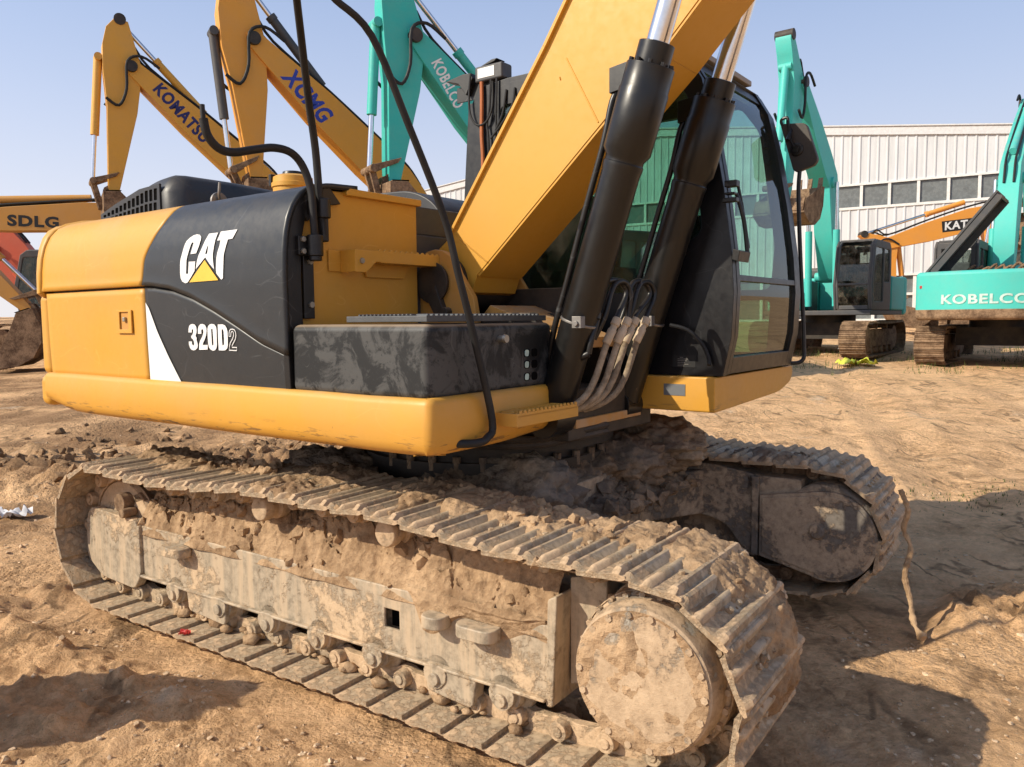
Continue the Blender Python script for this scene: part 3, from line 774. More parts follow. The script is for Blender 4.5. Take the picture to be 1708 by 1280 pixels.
# --- turntable: frame, rails, counterweight
mb = MB()
mb.mm(-2.2, .86, -.50, .30, 1.04, 1.27); mb.mm(-2.2, .74, -1.31, -.50, 1.13, 1.27); mb.mm(-2.2, 1.2, .30, 1.32, 1.15, 1.29)
mb.prism([(.30, 1.27), (.86, 1.27), (.86, 1.34), (.62, 1.62), (.34, 1.62)], -.46, -.40); mb.prism([(.30, 1.27), (.86, 1.27), (.86, 1.34), (.62, 1.62), (.34, 1.62)], -.08, -.02)
mb.mm(.2, .36, -.42, -.04, 1.27, 1.60)
mb.mm(-.25, .55, -.02, .17, 1.27, 1.75); mb.mm(-.6, -.3, -.55, .2, 1.27, 2.05)
mfr = upb(mb, 'main_frame', M['grime'], bevel=.006)
mb = MB(); mb.prism([(.28, 1.60), (.34, 1.66), (.80, 1.50), (.80, 1.45)], -.40, .02); mb.mm(.84, .875, -.46, .16, 1.095, 1.135); mb.mm(.80, .84, -.46, -.12, 1.06, 1.10)
upb(mb, 'front_deck', M['yellow_dirty'], mfr, .004)
mb = MB()
for z, r_ in ((1.045, .05), (1.015, .03)):
    mb.tube([(.15, -.72, z), (.45, -.70, z), (.70, -.55, z), (.84, -.38, z + .03), (.88, -.2, z + .04)], .016, 8)
upb(mb, 'grease_line', M['grime'], mfr, 0)
mb = MB()
path = [(-2.23, -1.30, .10), (-2.245, -1.345, .05), (-2.22, -1.362, .02)] + [(-2.2 + 3.0 * i / 30, -1.362, 0) for i in range(31)] + [(.8085, -1.3605, 0), (.8145, -1.3545, 0)] + [(.816, -1.346 + .80 * i / 10, 0) for i in range(0, 11)] + [(.80, -.535, 0)]
secs = [(1.283, .028), (1.2835, .006), (1.281, .001), (1.274, -.001), (1.20, -.006), (1.14, -.005), (1.120, .002), (1.106, .018), (1.098, .05), (1.10, .10)]
vs = []; fs = []; nS = len(secs)
for k, (x, y, e) in enumerate(path):
    if x < .805: nx, ny_ = (0, 1)
    elif k >= 36: nx, ny_ = (-1, 0)
    else: nx, ny_ = (-.7, .7)
    dent = .006 * mn.noise(Vector((x * 2.4, y * 2, 1)))
    rear = ramp((-1.75 - x) / .5); up_in = .75 * ramp((y + 1.0) / .5) if x > .8 else 0
    for z, o in secs:
        zz = z + (0 if z > 1.15 else .05 * rear * rear + .035 * up_in)
        vs.append((x + nx * (o + dent), y + ny_ * (o + dent), zz + (0.003 * mn.noise(Vector((x * 3, z * 5, 2))))))
for k in range(len(path) - 1):
    for i in range(nS - 1): fs.append((k * nS + i, k * nS + i + 1, (k + 1) * nS + i + 1, (k + 1) * nS + i))
mb.add(vs, fs); rl = upb(mb, 'side_rail', M['yellow_rail'], bevel=0, recalc=False, sharp=50)
sm = rl.modifiers.new('thick', 'SOLIDIFY'); sm.thickness = .02; sm.offset = 1
# counterweight
def cw_plan(r, y0, x0): 
    a0 = math.asin(y0 / r); pl = [(x0, -y0)]
    for i in range(25): a = -a0 + 2 * a0 * i / 24; pl.append((-r * math.cos(a), r * math.sin(a)))
    return pl + [(x0, y0)]
mb = MB(); mb.prism(cw_plan(2.72, 1.355, -2.24), 1.10, 1.285, 'z'); mb.prism(cw_plan(2.70, 1.345, -2.225), 1.285, 1.765, 'z')
cwt = upb(mb, 'counterweight', M['yellow'], bevel=.045, seg=4)
pl = [(-2.212, -1.384), (-2.25, -1.382), (-2.29, -1.372), (-2.325, -1.345), (-2.345, -1.31)] + [(-2.75 * math.cos(a), 2.75 * math.sin(a)) for a in [R(-28 + 56 * i / 20) for i in range(21)]] + [(-2.345, 1.31), (-2.325, 1.345), (-2.29, 1.372), (-2.25, 1.382), (-2.212, 1.384)]
CS = [(.03, 1.745), (.0, 1.765), (.004, 1.88), (.014, 1.96), (.032, 2.03), (.060, 2.09), (.101, 2.135), (.161, 2.165), (.246, 2.182), (.42, 2.19)]
def fn(u, v):
    k = u * (len(pl) - 1); i = min(len(pl) - 2, int(k)); p = Vector(pl[i]).lerp(Vector(pl[i + 1]), k - i); t = Vector(pl[min(i + 2, len(pl) - 1)]) - Vector(pl[max(i - 1, 0)])
    n_ = Vector((t.y, -t.x)).normalized(); n_ = n_ if n_.dot(Vector((-1.6, 0)) - p) > 0 else -n_
    ins, z = CS[round(v * (len(CS) - 1))]
    q = p + n_ * ins
    if p.x > -2.3: q.x = p.x
    return (q.x, q.y, z)
cc = upb(MB().grid(fn, len(pl) - 1, len(CS) - 1), 'counterweight_cap', M['yellow'], cwt, 0, sharp=50)
s_ = cc.modifiers.new('thick', 'SOLIDIFY'); s_.thickness = .02; s_.offset = -1
mb = MB(); mb.mm(-2.2, -.03, -1.32, 1.32, 1.29, 2.02); mb.mm(-2.2, -.05, -1.08, 1.1, 2.02, 2.165); mb.mm(-2.18, -.03, 1.32, 1.35, 1.29, 2.06)
upb(mb, 'body_light_block', M['dgrey'], bevel=.01)  # solid dark block added inside the panels to stop light leaks
# body side: section curve, from the sill up and over to the deck
SEC = [(-1.355, 1.287), (-1.362, 1.50), (-1.366, 1.77), (-1.362, 1.88), (-1.352, 1.96), (-1.334, 2.03), (-1.306, 2.09), (-1.265, 2.135), (-1.205, 2.165), (-1.12, 2.182), (-.95, 2.19)]
SL = [0]
for a, b in zip(SEC, SEC[1:]): SL.append(SL[-1] + math.hypot(b[0] - a[0], b[1] - a[1]))
def secpos(s):
    return interp(list(zip(SL, [p[0] for p in SEC])), s), interp(list(zip(SL, [p[1] for p in SEC])), s)
def sec_y(z): return interp([(p[1], p[0]) for p in SEC], z)
def s_of_z(z): return interp([(p[1], l) for p, l in zip(SEC, SL)], z)
ARC = [(-1.12, 1.772), (-1.02, 1.768), (-.85, 1.748), (-.68, 1.706), (-.51, 1.645), (-.34, 1.575), (-.17, 1.50), (.03, 1.44)]
XL = [(1.2, -1.105), (1.77, -1.10), (1.91, -1.073), (2.03, -.99), (2.08, -.955), (2.136, -.945), (2.165, -.965), (2.19, -1.02)]
def body_panel(name, x_l, x_r, z_lo, z_hi, mat, off=0., nu=40, nv=26, lip=0.):
    def fn(u, v):
        xm = interp([(0, x_l(1.8)), (1, x_r(1.8))], u)
        a, b = s_of_z(z_lo(xm)), (SL[-1] if z_hi is None else s_of_z(z_hi(xm)))
        y, z = secpos(a + (b - a) * v); xx = x_l(z) + (x_r(z) - x_l(z)) * u
        if z_hi is None: pass
        o = off + (lip * (1 - v / .05) if v < .05 else 0)
        d = .0025 * mn.noise(Vector((xx * 1.8, z * 2.2, 4)))
        return (xx, y - (o + d) * (1 if z < 2.1 else .4), z + (0 if z < 2.1 else (off + d) * .8))
    mb = MB().grid(fn, nu, nv)
    o = upb(mb, name, mat, bevel=0, recalc=False, sharp=60)
    s_ = o.modifiers.new('thick', 'SOLIDIFY'); s_.thickness = .022; s_.offset = 1 if fn(0, 0)[1] < -9 else -1
    return o
c_ = lambda v: (lambda *_: v)
ypan = body_panel('rear_panel', c_(-2.205), lambda z: interp(XL, z) - .006, c_(1.775), None, M['yellow'], .010, lip=.006)
bpan = body_panel('hood_panel', lambda z: interp(XL, z), c_(.02), lambda x: interp(ARC, x) + .004, None, M['black_panel'], .010, 60, 34, lip=.004)
yd = body_panel('rear_door', c_(-2.19), c_(-1.112), c_(1.289), c_(1.762), M['yellow'], -.004, 24, 14)
bd = body_panel('front_door', c_(-1.103), c_(.012), c_(1.289), lambda x: interp(ARC, x) - .006, M['black_panel'], -.004, 40, 20)
def decal(polys, name, mat, parent, off, holes=()):
    mb = MB()
    for k, pl in enumerate(polys):
        hs = holes[k] if k < len(holes) and holes[k] else []
        tri = fill([pl] + hs); flat = [p for l in [pl] + hs for p in l]
        mb.add([(p[0], 0, p[1]) for p in flat], [tuple(t) for t in tri])
    bm = bmesh.new(); vv = [bm.verts.new(p) for p in mb.v]
    for f in mb.f:
        try: bm.faces.new([vv[i] for i in f])
        except ValueError: pass
    zs = [p.z for p in mb.v]; z = math.floor(min(zs) * 50) / 50
    while z < max(zs):
        bmesh.ops.bisect_plane(bm, geom=bm.verts[:] + bm.edges[:] + bm.faces[:], plane_co=(0, 0, z), plane_no=(0, 0, 1)); z += .02
    for v in bm.verts: v.co.y = sec_y(v.co.z) - off - .0025 * mn.noise(Vector((v.co.x * 1.8, v.co.z * 2.2, 4)))
    for f in bm.faces:
        f.normal_update()
        if f.normal.y > 0: f.normal_flip()
    bm.verts.index_update(); o = MB(); o.v = [v.co.copy() for v in bm.verts]; o.f = [[v.index for v in f.verts] for f in bm.faces]; o.m = [0] * len(o.f); bm.free()
    return o.build(name, mat, parent, 0, recalc=False, sharp=180)
C1=[(-0.748,1.888),(-0.739,1.912),(-0.726,1.946),(-0.71,1.97),(-0.686,1.984),(-0.661,1.993),(-0.633,1.996),(-0.609,1.992),(-0.594,1.981),(-0.592,1.967),(-0.602,1.941),(-0.621,1.907),(-0.668,1.906),(-0.657,1.933),(-0.648,1.957),(-0.655,1.961),(-0.668,1.954),(-0.68,1.93),(-0.693,1.898),(-0.698,1.877),(-0.702,1.821),(-0.699,1.815),(-0.69,1.814),(-0.684,1.818),(-0.679,1.871),(-0.625,1.87),(-0.631,1.827),(-0.663,1.797),(-0.689,1.775),(-0.708,1.772),(-0.735,1.781),(-0.748,1.797),(-0.753,1.821),(-0.752,1.86)]
A1=[(-0.622,1.834),(-0.614,1.863),(-0.6,1.896),(-0.577,1.93),(-0.553,1.965),(-0.534,1.992),(-0.464,1.992),(-0.474,1.962),(-0.482,1.929),(-0.486,1.896),(-0.482,1.863),(-0.475,1.827),(-0.512,1.855),(-0.544,1.885),(-0.582,1.859)]
A_h=[(-0.548,1.9),(-0.531,1.899),(-0.528,1.925),(-0.526,1.943),(-0.538,1.926)]
T1=[(-0.46,1.955),(-0.451,1.973),(-0.443,1.995),(-0.319,1.996),(-0.343,1.957),(-0.378,1.955),(-0.389,1.928),(-0.4,1.894),(-0.406,1.804),(-0.406,1.785),(-0.415,1.779),(-0.425,1.782),(-0.457,1.808),(-0.46,1.829),(-0.457,1.873),(-0.451,1.903),(-0.439,1.931),(-0.434,1.955)]
TRI=[(-0.673,1.775),(-0.547,1.872),(-0.44,1.777)]
N3=[(-0.725,1.541),(-0.723,1.558),(-0.716,1.572),(-0.703,1.579),(-0.687,1.581),(-0.668,1.578),(-0.657,1.568),(-0.655,1.553),(-0.658,1.539),(-0.667,1.525),(-0.658,1.516),(-0.66,1.506),(-0.654,1.492),(-0.652,1.481),(-0.658,1.468),(-0.674,1.459),(-0.692,1.456),(-0.709,1.46),(-0.72,1.468),(-0.727,1.483),(-0.727,1.498),(-0.7,1.499),(-0.7,1.485),(-0.688,1.479),(-0.682,1.486),(-0.683,1.499),(-0.691,1.509),(-0.703,1.515),(-0.704,1.524),(-0.693,1.53),(-0.685,1.542),(-0.685,1.553),(-0.689,1.558),(-0.696,1.553),(-0.697,1.541)]
N2=[(-0.646,1.535),(-0.644,1.557),(-0.636,1.571),(-0.621,1.58),(-0.604,1.581),(-0.584,1.576),(-0.574,1.563),(-0.573,1.549),(-0.579,1.529),(-0.592,1.509),(-0.607,1.493),(-0.612,1.483),(-0.571,1.484),(-0.574,1.462),(-0.644,1.46),(-0.641,1.486),(-0.63,1.504),(-0.611,1.522),(-0.601,1.539),(-0.6,1.55),(-0.607,1.558),(-0.616,1.553),(-0.617,1.535)]
N0=[(-0.566,1.557),(-0.559,1.571),(-0.545,1.579),(-0.528,1.581),(-0.508,1.578),(-0.495,1.566),(-0.493,1.549),(-0.495,1.51),(-0.497,1.485),(-0.502,1.47),(-0.516,1.46),(-0.532,1.457),(-0.55,1.462),(-0.562,1.472),(-0.566,1.487),(-0.567,1.519)]
N0h=[(-0.536,1.555),(-0.53,1.56),(-0.525,1.557),(-0.524,1.529),(-0.524,1.487),(-0.529,1.481),(-0.536,1.484),(-0.536,1.52)]
ND=[(-0.482,1.578),(-0.445,1.579),(-0.426,1.574),(-0.414,1.562),(-0.409,1.546),(-0.409,1.514),(-0.411,1.486),(-0.419,1.47),(-0.434,1.461),(-0.453,1.46),(-0.485,1.46),(-0.485,1.514)]
NDh=[(-0.453,1.557),(-0.444,1.555),(-0.439,1.547),(-0.438,1.514),(-0.441,1.488),(-0.446,1.484),(-0.454,1.483),(-0.455,1.514)]
S2=[(-0.401,1.523),(-0.4,1.54),(-0.395,1.551),(-0.386,1.558),(-0.368,1.559),(-0.354,1.555),(-0.346,1.543),(-0.345,1.527),(-0.351,1.511),(-0.367,1.494),(-0.378,1.483),(-0.38,1.477),(-0.344,1.477),(-0.348,1.459),(-0.405,1.46),(-0.402,1.483),(-0.393,1.498),(-0.376,1.514),(-0.366,1.53),(-0.367,1.541),(-0.373,1.546),(-0.381,1.541),(-0.385,1.523)]
decal([C1, A1, T1], 'lettering', M['white'], bpan, .0135, [None, [A_h], None]); decal([TRI], 'emblem_triangle', M['tri'], bpan, .0150)
decal([N3, N2, N0, ND], 'model_number', M['white'], bd, .0005, [None, None, [N0h], [NDh]])
S2s = []
cx_, cz_ = -.374, 1.509
for i, p in enumerate(S2):
    a = Vector(S2[i - 1]); b = Vector(p); c = Vector(S2[(i + 1) % len(S2)]); t = (c - a).normalized(); S2s.append((p[0] - t.y * .0042, p[1] + t.x * .0042))
def area(p): return sum(a[0] * b[1] - b[0] * a[1] for a, b in zip(p, p[1:] + p[:1]))
if abs(area(S2s)) > abs(area(S2)): S2s = [(2 * p[0] - q[0], 2 * p[1] - q[1]) for p, q in zip(S2, S2s)]
ring = [[S2[i], S2[(i + 1) % len(S2)], S2s[(i + 1) % len(S2)], S2s[i]] for i in range(len(S2))]
decal(ring, 'outline_numeral', M['white'], bd, .0005)
decal([[(-1.098,1.69),(-1.07,1.66),(-1.004,1.546),(-0.915,1.423),(-0.815,1.298),(-1.098,1.298)]], 'white_swoosh', M['white'], bd, .0005)
# rear door latch
mb = MB(); fr_ = [(-1.385, 1.535), (-1.235, 1.535), (-1.235, 1.655), (-1.385, 1.655)]; ho = [(-1.355, 1.555), (-1.265, 1.555), (-1.265, 1.645), (-1.355, 1.645)]
mb.prism(fr_, -1.362, -1.37, holes=[ho]); la = upb(mb, 'door_latch', M['yellow'], yd, .002)
mb = MB(); mb.mm(-1.355, -1.265, -1.3605, -1.358, 1.555, 1.645); upb(mb, 'latch_recess', M['yellow_dirty'], la, 0)
mb = MB(); mb.mm(-1.318, -1.296, -1.374, -1.360, 1.595, 1.618); upb(mb, 'lock_cylinder', M['bolt'], la, .003)
# black end strip of the hood
mb = MB(); pl = [(y, z) for y, z in SEC[:-1]] + [(y + .085 if z < 2.05 else y + .07, z - (.0 if z < 2.05 else .075)) for y, z in SEC[:-1][::-1]]
mb.prism(pl, -.02, .016, 'x'); est = upb(mb, 'end_strip', M['black'], bevel=.004)
mb = MB(); mb.prism([(-1.27, 1.60), (-1.215, 1.60), (-1.215, 1.86), (-1.232, 1.885), (-1.27, 1.885)], .0, .018, 'x'); upb(mb, 'bolt_tab', M['black'], est, .003)
for z in (1.845, 1.66): mb = MB(); mb.cyl((.018, -1.236, z), (.028, -1.236, z), .014, n=6); upb(mb, 'bolt', M['bolt'], est, 0)

# --- engine hood with its grille
HX0, HX1, HY0, HY1 = -2.38, -1.50, -.95, .55
mb = MB()
rows = []
def hsec(x):
    # outline in y,z at station x
    e = ramp((x - HX0) / .25); top = 2.30 + .145 * ramp((x - HX0) / .75)
    return top
nx_ = 30; ny_ = 34
pts = []
for i in range(nx_ + 1):
    x = HX0 + (HX1 - HX0) * i / nx_
    for j in range(ny_ + 1):
        y = HY0 + (HY1 - HY0) * j / ny_
        dx = min(x - HX0, HX1 - x); dy = min(y - HY0, HY1 - y)
        r_ = .11; top = hsec(x) - .04 * ramp((y + .6) / 1.0)
        ax_ = max(0., r_ - dx) / r_; ay_ = max(0., r_ - dy) / r_; q = min(1., math.hypot(ax_, ay_))
        pts.append((x, y, top - r_ * (1 - math.sqrt(max(0, 1 - q * q)))))
mb.add(pts, [(i * (ny_ + 1) + j, (i + 1) * (ny_ + 1) + j, (i + 1) * (ny_ + 1) + j + 1, i * (ny_ + 1) + j + 1) for i in range(nx_) for j in range(ny_)])
hood_top = mb
bnd = [(i, 0) for i in range(nx_ + 1)] + [(nx_, j) for j in range(1, ny_ + 1)] + [(i, ny_) for i in range(nx_ - 1, -1, -1)] + [(0, j) for j in range(ny_ - 1, 0, -1)]
o_ = len(mb.v); nb_ = len(bnd)
cr = .12
for (i, j) in bnd:
    p = mb.v[i * (ny_ + 1) + j]; mb.v.append(Vector((p.x, p.y, 2.17)))
for k in range(nb_):
    a = bnd[k][0] * (ny_ + 1) + bnd[k][1]; b = bnd[(k + 1) % nb_][0] * (ny_ + 1) + bnd[(k + 1) % nb_][1]
    mb.f.append((a, b, o_ + (k + 1) % nb_, o_ + k)); mb.m.append(0)
# round the plan corners
for v in mb.v:
    for cxx in (HX0, HX1):
        for cyy in (HY0, HY1):
            sx = 1 if cxx == HX0 else -1; sy = 1 if cyy == HY0 else -1
            dx = (v.x - cxx) * sx; dy = (v.y - cyy) * sy
            if dx < cr and dy < cr:
                m_ = max(cr - dx, cr - dy); l = math.hypot(cr - dx, cr - dy)
                if l > 1e-6:
                    k_ = m_ / l; v.x = cxx + sx * (cr - (cr - dx) * k_); v.y = cyy + sy * (cr - (cr - dy) * k_)
hd = upb(mb, 'engine_hood', M['plastic'], bevel=0, sharp=60)
mb = MB()
outl = [(HX0 + .06, 2.205), (HX1 - .13, 2.205), (HX1 - .13, 2.385), (HX1 - .35, 2.375), (HX0 + .25, 2.315), (HX0 + .06, 2.265)]
hs = []
for k in range(13):
    x = HX0 + .085 + k * .0495; t0 = interp([(HX0, 2.255), (HX0 + .25, 2.305), (HX1 - .3, 2.37), (HX1, 2.38)], x)
    z0, z1 = 2.215, t0 - .012; zm = (z0 + z1) / 2
    for a, b, sh in ((z0, zm - .006, .0), (zm + .006, z1, .008)):
        hs.append(roundpoly([(x + sh, a), (x + .034 + sh, a), (x + .037 + sh, b), (x + .003 + sh, b)], .006, 2))
mb.prism(outl, HY0 - .010, HY0 + .004, holes=hs); gr = upb(mb, 'hood_grille', M['plastic'], hd, .001)
mb = MB(); mb.prism([(p[0], p[1]) for p in outl], HY0 - .0022, HY0 - .001); upb(mb, 'grille_shade_backing', M['hole'], gr, 0)  # black sheet puts the shade behind the grille slots
mb = MB(); mb.cyl((-1.10, -.93, 2.235), (-1.085, -.93, 2.235), .05, n=18); mb.tube([(-1.085, -.93, 2.23), (-1.06, -.95, 2.27), (-1.05, -.95, 2.33)], .008, 8)
upb(mb, 'hood_catch', M['steel'], hd, .002)
# filter canister on the deck
mb = MB(); mb.lathe((-.58, -.84, 2.16), (0, 0, 1), [(0, .10), (.10, .10), (.105, .107), (.125, .107), (.128, .10), (.155, .098), (.165, .08), (.165, 0)], 30)
fc = upb(mb, 'filter_canister', M['yellow'], bevel=0); mb = MB(); mb.cyl((-.58, -.84, 2.325), (-.58, -.84, 2.345), .055, .05, n=18); mb.mm(-.66, -.64, -.93, -.90, 2.27, 2.33); upb(mb, 'canister_cap', M['black'], fc, .003)
# far side battery / air filter cover
mb = MB(); mb.prism(roundpoly([(-1.0, 2.02), (-1.0, 2.36), (-.50, 2.345), (-.30, 2.24), (-.22, 2.02)], [.02, .08, .12, .12, .02], 5), -.05, .95); upb(mb, 'air_filter_cover', M['plastic'], bevel=.04, seg=4)
mb = MB(); mb.prism([(-1.0, 1.98), (-1.0, 2.02), (-.20, 2.02), (-.20, 1.98)], -.3, 1.2); upb(mb, 'deck_beam', M['yellow_dirty'], bevel=.004)

# --- hydraulic tank
mb = MB(); mb.prism(roundpoly([(-1.285, 1.29), (-.545, 1.29), (-.545, 2.165), (-1.19, 2.165), (-1.265, 2.07), (-1.285, 1.95)], [0, 0, .01, .05, .05, .03], 3), -.75, -.006, 'x')
tk = upb(mb, 'hydraulic_tank', M['yellow'], bevel=.004)
mb = MB(); mb.prism([(-1.02, 2.168), (-1.02, 2.150), (-.535, 2.150), (-.535, 2.182), (-1.0, 2.182)], -.74, .022, 'x'); upb(mb, 'tank_lid', M['yellow'], tk, .004)
def tread(mb, p0, p1, n, h=.010, r=.009):
    p0, p1 = Vector(p0), Vector(p1)
    for i in range(n):
        c = p0.lerp(p1, (i + .5) / n); w_ = (p1 - p0) / n * .36; d = (p1 - p0).normalized(); k = Vector((-d.y, d.x, 0)) * r
        z = Vector((0, 0, h))
        vs = [c - w_ - k, c + w_ - k, c + w_ + k, c - w_ + k, c - w_ * .4 - k + z, c + w_ * .4 - k + z, c + w_ * .4 + k + z, c - w_ * .4 + k + z]
        mb.add(vs, [(0, 1, 5, 4), (1, 2, 6, 5), (2, 3, 7, 6), (3, 0, 4, 7), (4, 5, 6, 7), (0, 3, 2, 1)])
mb = MB()
mb.prism([(.0, 1.81), (.0, 1.905), (.004, 1.905), (.004, 1.81)], -1.12, -1.02)
mb.prism([(-1.05, 1.805), (-.99, 1.805), (-.93, 1.855), (-.50, 1.855), (-.50, 1.905), (-1.05, 1.905)], .10, .106, 'x')
mb.mm(.0, .106, -.90, -.50, 1.852, 1.858); mb.mm(.004, .104, -1.055, -1.049, 1.806, 1.904); mb.prism([(-.92, 1.853), (-.62, 1.853), (-.66, 1.79), (-.90, 1.79)], .0, .012, 'x')
tread(mb, (.102, -.92, 1.903), (.102, -.50, 1.903), 12, .010, .004); tread(mb, (.03, -.90, 1.857), (.03, -.50, 1.857), 12, .014, .006)
stp = upb(mb, 'tank_step', M['yellow'], tk, .002)
mb = MB(); mb.cyl((.104, -1.02, 1.855), (.116, -1.02, 1.855), .013, n=6); upb(mb, 'bolt', M['bolt'], stp, 0)

# --- storage box with tread plate
mb = MB(); mb.mm(.022, .80, -1.352, -.535, 1.292, 1.575); bx = upb(mb, 'storage_box', M['boxcover'], bevel=.030, seg=4)
mb = MB(); mb.mm(.34, .775, -1.325, -.55, 1.583, 1.607); tread(mb, (.72, -1.30, 1.606), (.72, -.56, 1.606), 26, .008, .03); tread(mb, (.40, -1.31, 1.606), (.70, -1.31, 1.606), 14, .008, .012); tread(mb, (.55, -1.28, 1.606), (.55, -.56, 1.606), 26, .008, .06)
upb(mb, 'tread_plate', M['grate'], bx, .003)
mb = MB(); mb.cyl((.80, -.923, 1.512), (.83, -.923, 1.512), .014, n=14); mb.cyl((.826, -.923, 1.512), (.838, -.923, 1.512), .018, .016, n=14); upb(mb, 'box_knob', M['bolt'], bx, 0)
for z in (1.447, 1.398, 1.346):
    mb = MB(); 
    for y in (-.735, -.680): mb.prism(roundpoly([(y - .021, z - .017), (y + .021, z - .017), (y + .021, z + .017), (y - .021, z + .017)], .014, 3), .798, .8022, 'x')
    v_ = upb(mb, 'vent_shade_patch', M['hole'], bx, 0)  # flat black patches on the face stand for the dark of the slots
    mb = MB(); mb.prism(roundpoly([(-.753, z - .013), (-.725, z - .015), (-.722, z + .013), (-.75, z + .014)], .010, 3), .8022, .8032, 'x'); upb(mb, 'filter_behind_vent', M['pale'], v_, 0)
# front step on the rail
mb = MB()
mb.prism([(.80, -1.00), (.945, -1.00), (.945, -.56), (.80, -.50)], 1.205, 1.213, 'z'); mb.prism([(.938, -1.00), (.945, -1.00), (.945, -.555), (.938, -.555)], 1.168, 1.222, 'z'); mb.mm(.80, .945, -1.004, -.997, 1.168, 1.222)
mb.mm(.80, .83, -.66, -.60, 1.222, 1.27)
tread(mb, (.942, -.99, 1.221), (.942, -.56, 1.221), 15, .012, .004); tread(mb, (.875, -.985, 1.213), (.875, -.55, 1.213), 15, .014, .03)
upb(mb, 'boarding_step', M['yellow_rail'], bevel=.002)

# --- rails and brackets
mb = MB(); mb.tube([(0.8, -1.235, 1.128), (0.84, -1.215, 1.124), (0.868, -1.15, 1.122), (0.872, -1.1, 1.135), (0.87, -1.065, 1.2), (0.86, -1.16, 1.53), (0.86, -1.242, 1.752), (0.85, -1.308, 1.963), (0.84, -1.473, 2.259), (0.82, -1.612, 2.512), (0.8, -1.743, 2.59), (0.78, -1.753, 2.617)], lambda t: .0170 * (1 - .36 * t), 12, smooth=5)
mb.mm(.795, .81, -1.27, -1.20, 1.10, 1.15); upb(mb, 'long_handrail', M['rubber'], bevel=0)
mb = MB(); mb.tube([(0.045, -1.178, 1.96), (0.045, -1.196, 2.117), (0.056, -1.22, 2.313), (0.119, -1.3, 2.484), (0.255, -1.44, 2.678), (0.373, -1.55, 2.75), (0.408, -1.58, 2.761)], lambda t: .0175 * (1 - .22 * t), 12, smooth=4); hr = upb(mb, 'tall_handrail', M['rubber'], bevel=0)
mb = MB(); mb.cyl((.045, -1.178, 2.03), (.045, -1.178, 2.115), .032, n=14); mb.mm(.0, .03, -1.235, -1.14, 2.04, 2.11); mb.mm(.02, .06, -1.195, -1.16, 1.93, 2.04); br = upb(mb, 'rail_clamp', M['black'], hr, .006)
for y in (-1.225, -1.147): mb = MB(); mb.cyl((.03, y, 2.075), (.042, y, 2.075), .011, n=6); upb(mb, 'bolt', M['bolt'], br, 0)
mb = MB(); mb.tube([(.055, -1.235, 1.93), (.055, -1.24, 2.02), (.05, -1.245, 2.14), (.04, -1.275, 2.235), (.035, -1.33, 2.285), (.03, -1.41, 2.293), (.03, -1.50, 2.272), (.03, -1.60, 2.245), (.03, -1.665, 2.25), (.03, -1.71, 2.29), (.03, -1.725, 2.35)], .0165, 12, smooth=5); mb.cyl((.03, -1.7255, 2.345), (.03, -1.728, 2.40), .0095, n=10); ma = upb(mb, 'mirror_arm', M['rubber'], bevel=0)
mb = MB(); mb.cyl((.055, -1.235, 1.865), (.055, -1.235, 1.955), .034, n=16); mb.cyl((.055, -1.235, 1.845), (.055, -1.235, 1.867), .028, n=16); mb.mm(.012, .035, -1.305, -1.22, 1.868, 1.95); br = upb(mb, 'arm_socket', M['black'], ma, .005)
for z in (1.885, 1.935): mb = MB(); mb.cyl((.035, -1.285, z), (.046, -1.285, z), .012, n=6); upb(mb, 'bolt', M['bolt'], br, 0)

# --- boom
BY0, BY1 = -.41, -.05
BUP = [(-.06, 1.80), (-.02, 1.92), (.11, 2.013), (.691, 2.811), (.81, 2.99), (1.45, 3.92), (1.78, 4.40), (2.25, 4.78), (3.0, 5.02), (4.85, 5.30), (5.0, 5.22)]
BLO = [(4.95, 5.02), (3.3, 4.40), (2.6, 4.02), (2.0, 3.48), (1.60, 3.03), (1.25, 2.68), (1.046, 2.497), (.27, 1.81), (.235, 1.725), (.0, 1.67)]
mb = MB(); mb.prism(BUP + BLO, BY0, BY1)
def edge_strip(mb, pts, y0, y1, th, side):
    for a, b in zip(pts, pts[1:]):
        a_, b_ = Vector(a), Vector(b); d = (b_ - a_).normalized(); n_ = Vector((-d.y, d.x)) * side
        mb.prism([tuple(a_ - n_ * .002), tuple(b_ - n_ * .002), tuple(b_ + n_ * th), tuple(a_ + n_ * th)], y0, y1)
edge_strip(mb, BUP[2:], BY0 - .018, BY1 + .018, .014, 1)
edge_strip(mb, BLO[1:8], BY0 + .004, BY1 - .004, .012, 1)
for p, q in (((.795, 2.745), (.96, 2.44)), ((.165, 1.99), (.335, 1.868)), ((.76, 2.67), (.765, 2.655))):
    d = (Vector(q) - Vector(p)); mb.cyl((p[0], BY0, p[1]), (q[0], BY0, q[1]), .004, n=8)
bo = upb(mb, 'boom', M['yellow_boom'], bevel=.006)
mb = MB(); mb.cyl((.075, -.455, 1.775), (.075, .0, 1.775), .135, n=28); upb(mb, 'boom_foot', M['grime'], bo, .006)
mb = MB(); pl = [(-.22, 1.28), (-.12, 1.72)]
for i in range(9): a = R(165 - 150 * i / 8); pl.append((.07 + .165 * math.cos(a), 1.775 + .165 * math.sin(a)))
pl += [(.315, 1.70), (.335, 1.60), (.345, 1.28)]
mb.prism(pl, -.500, -.465); mb.prism([(x, z) for x, z in pl], -.01, .02); bk = upb(mb, 'boom_bracket', M['yellow_dirty'], bevel=.006)
mb = MB(); mb.cyl((.07, -.528, 1.775), (.07, -.50, 1.775), .105, .095, n=26); mb.prism([(.04, 1.70), (.10, 1.60), (.16, 1.62), (.10, 1.76)], -.535, -.50); mb.cyl((.16, -.54, 1.63), (.16, -.50, 1.63), .022, n=10); upb(mb, 'pivot_pin', M['grime'], bk, .004)
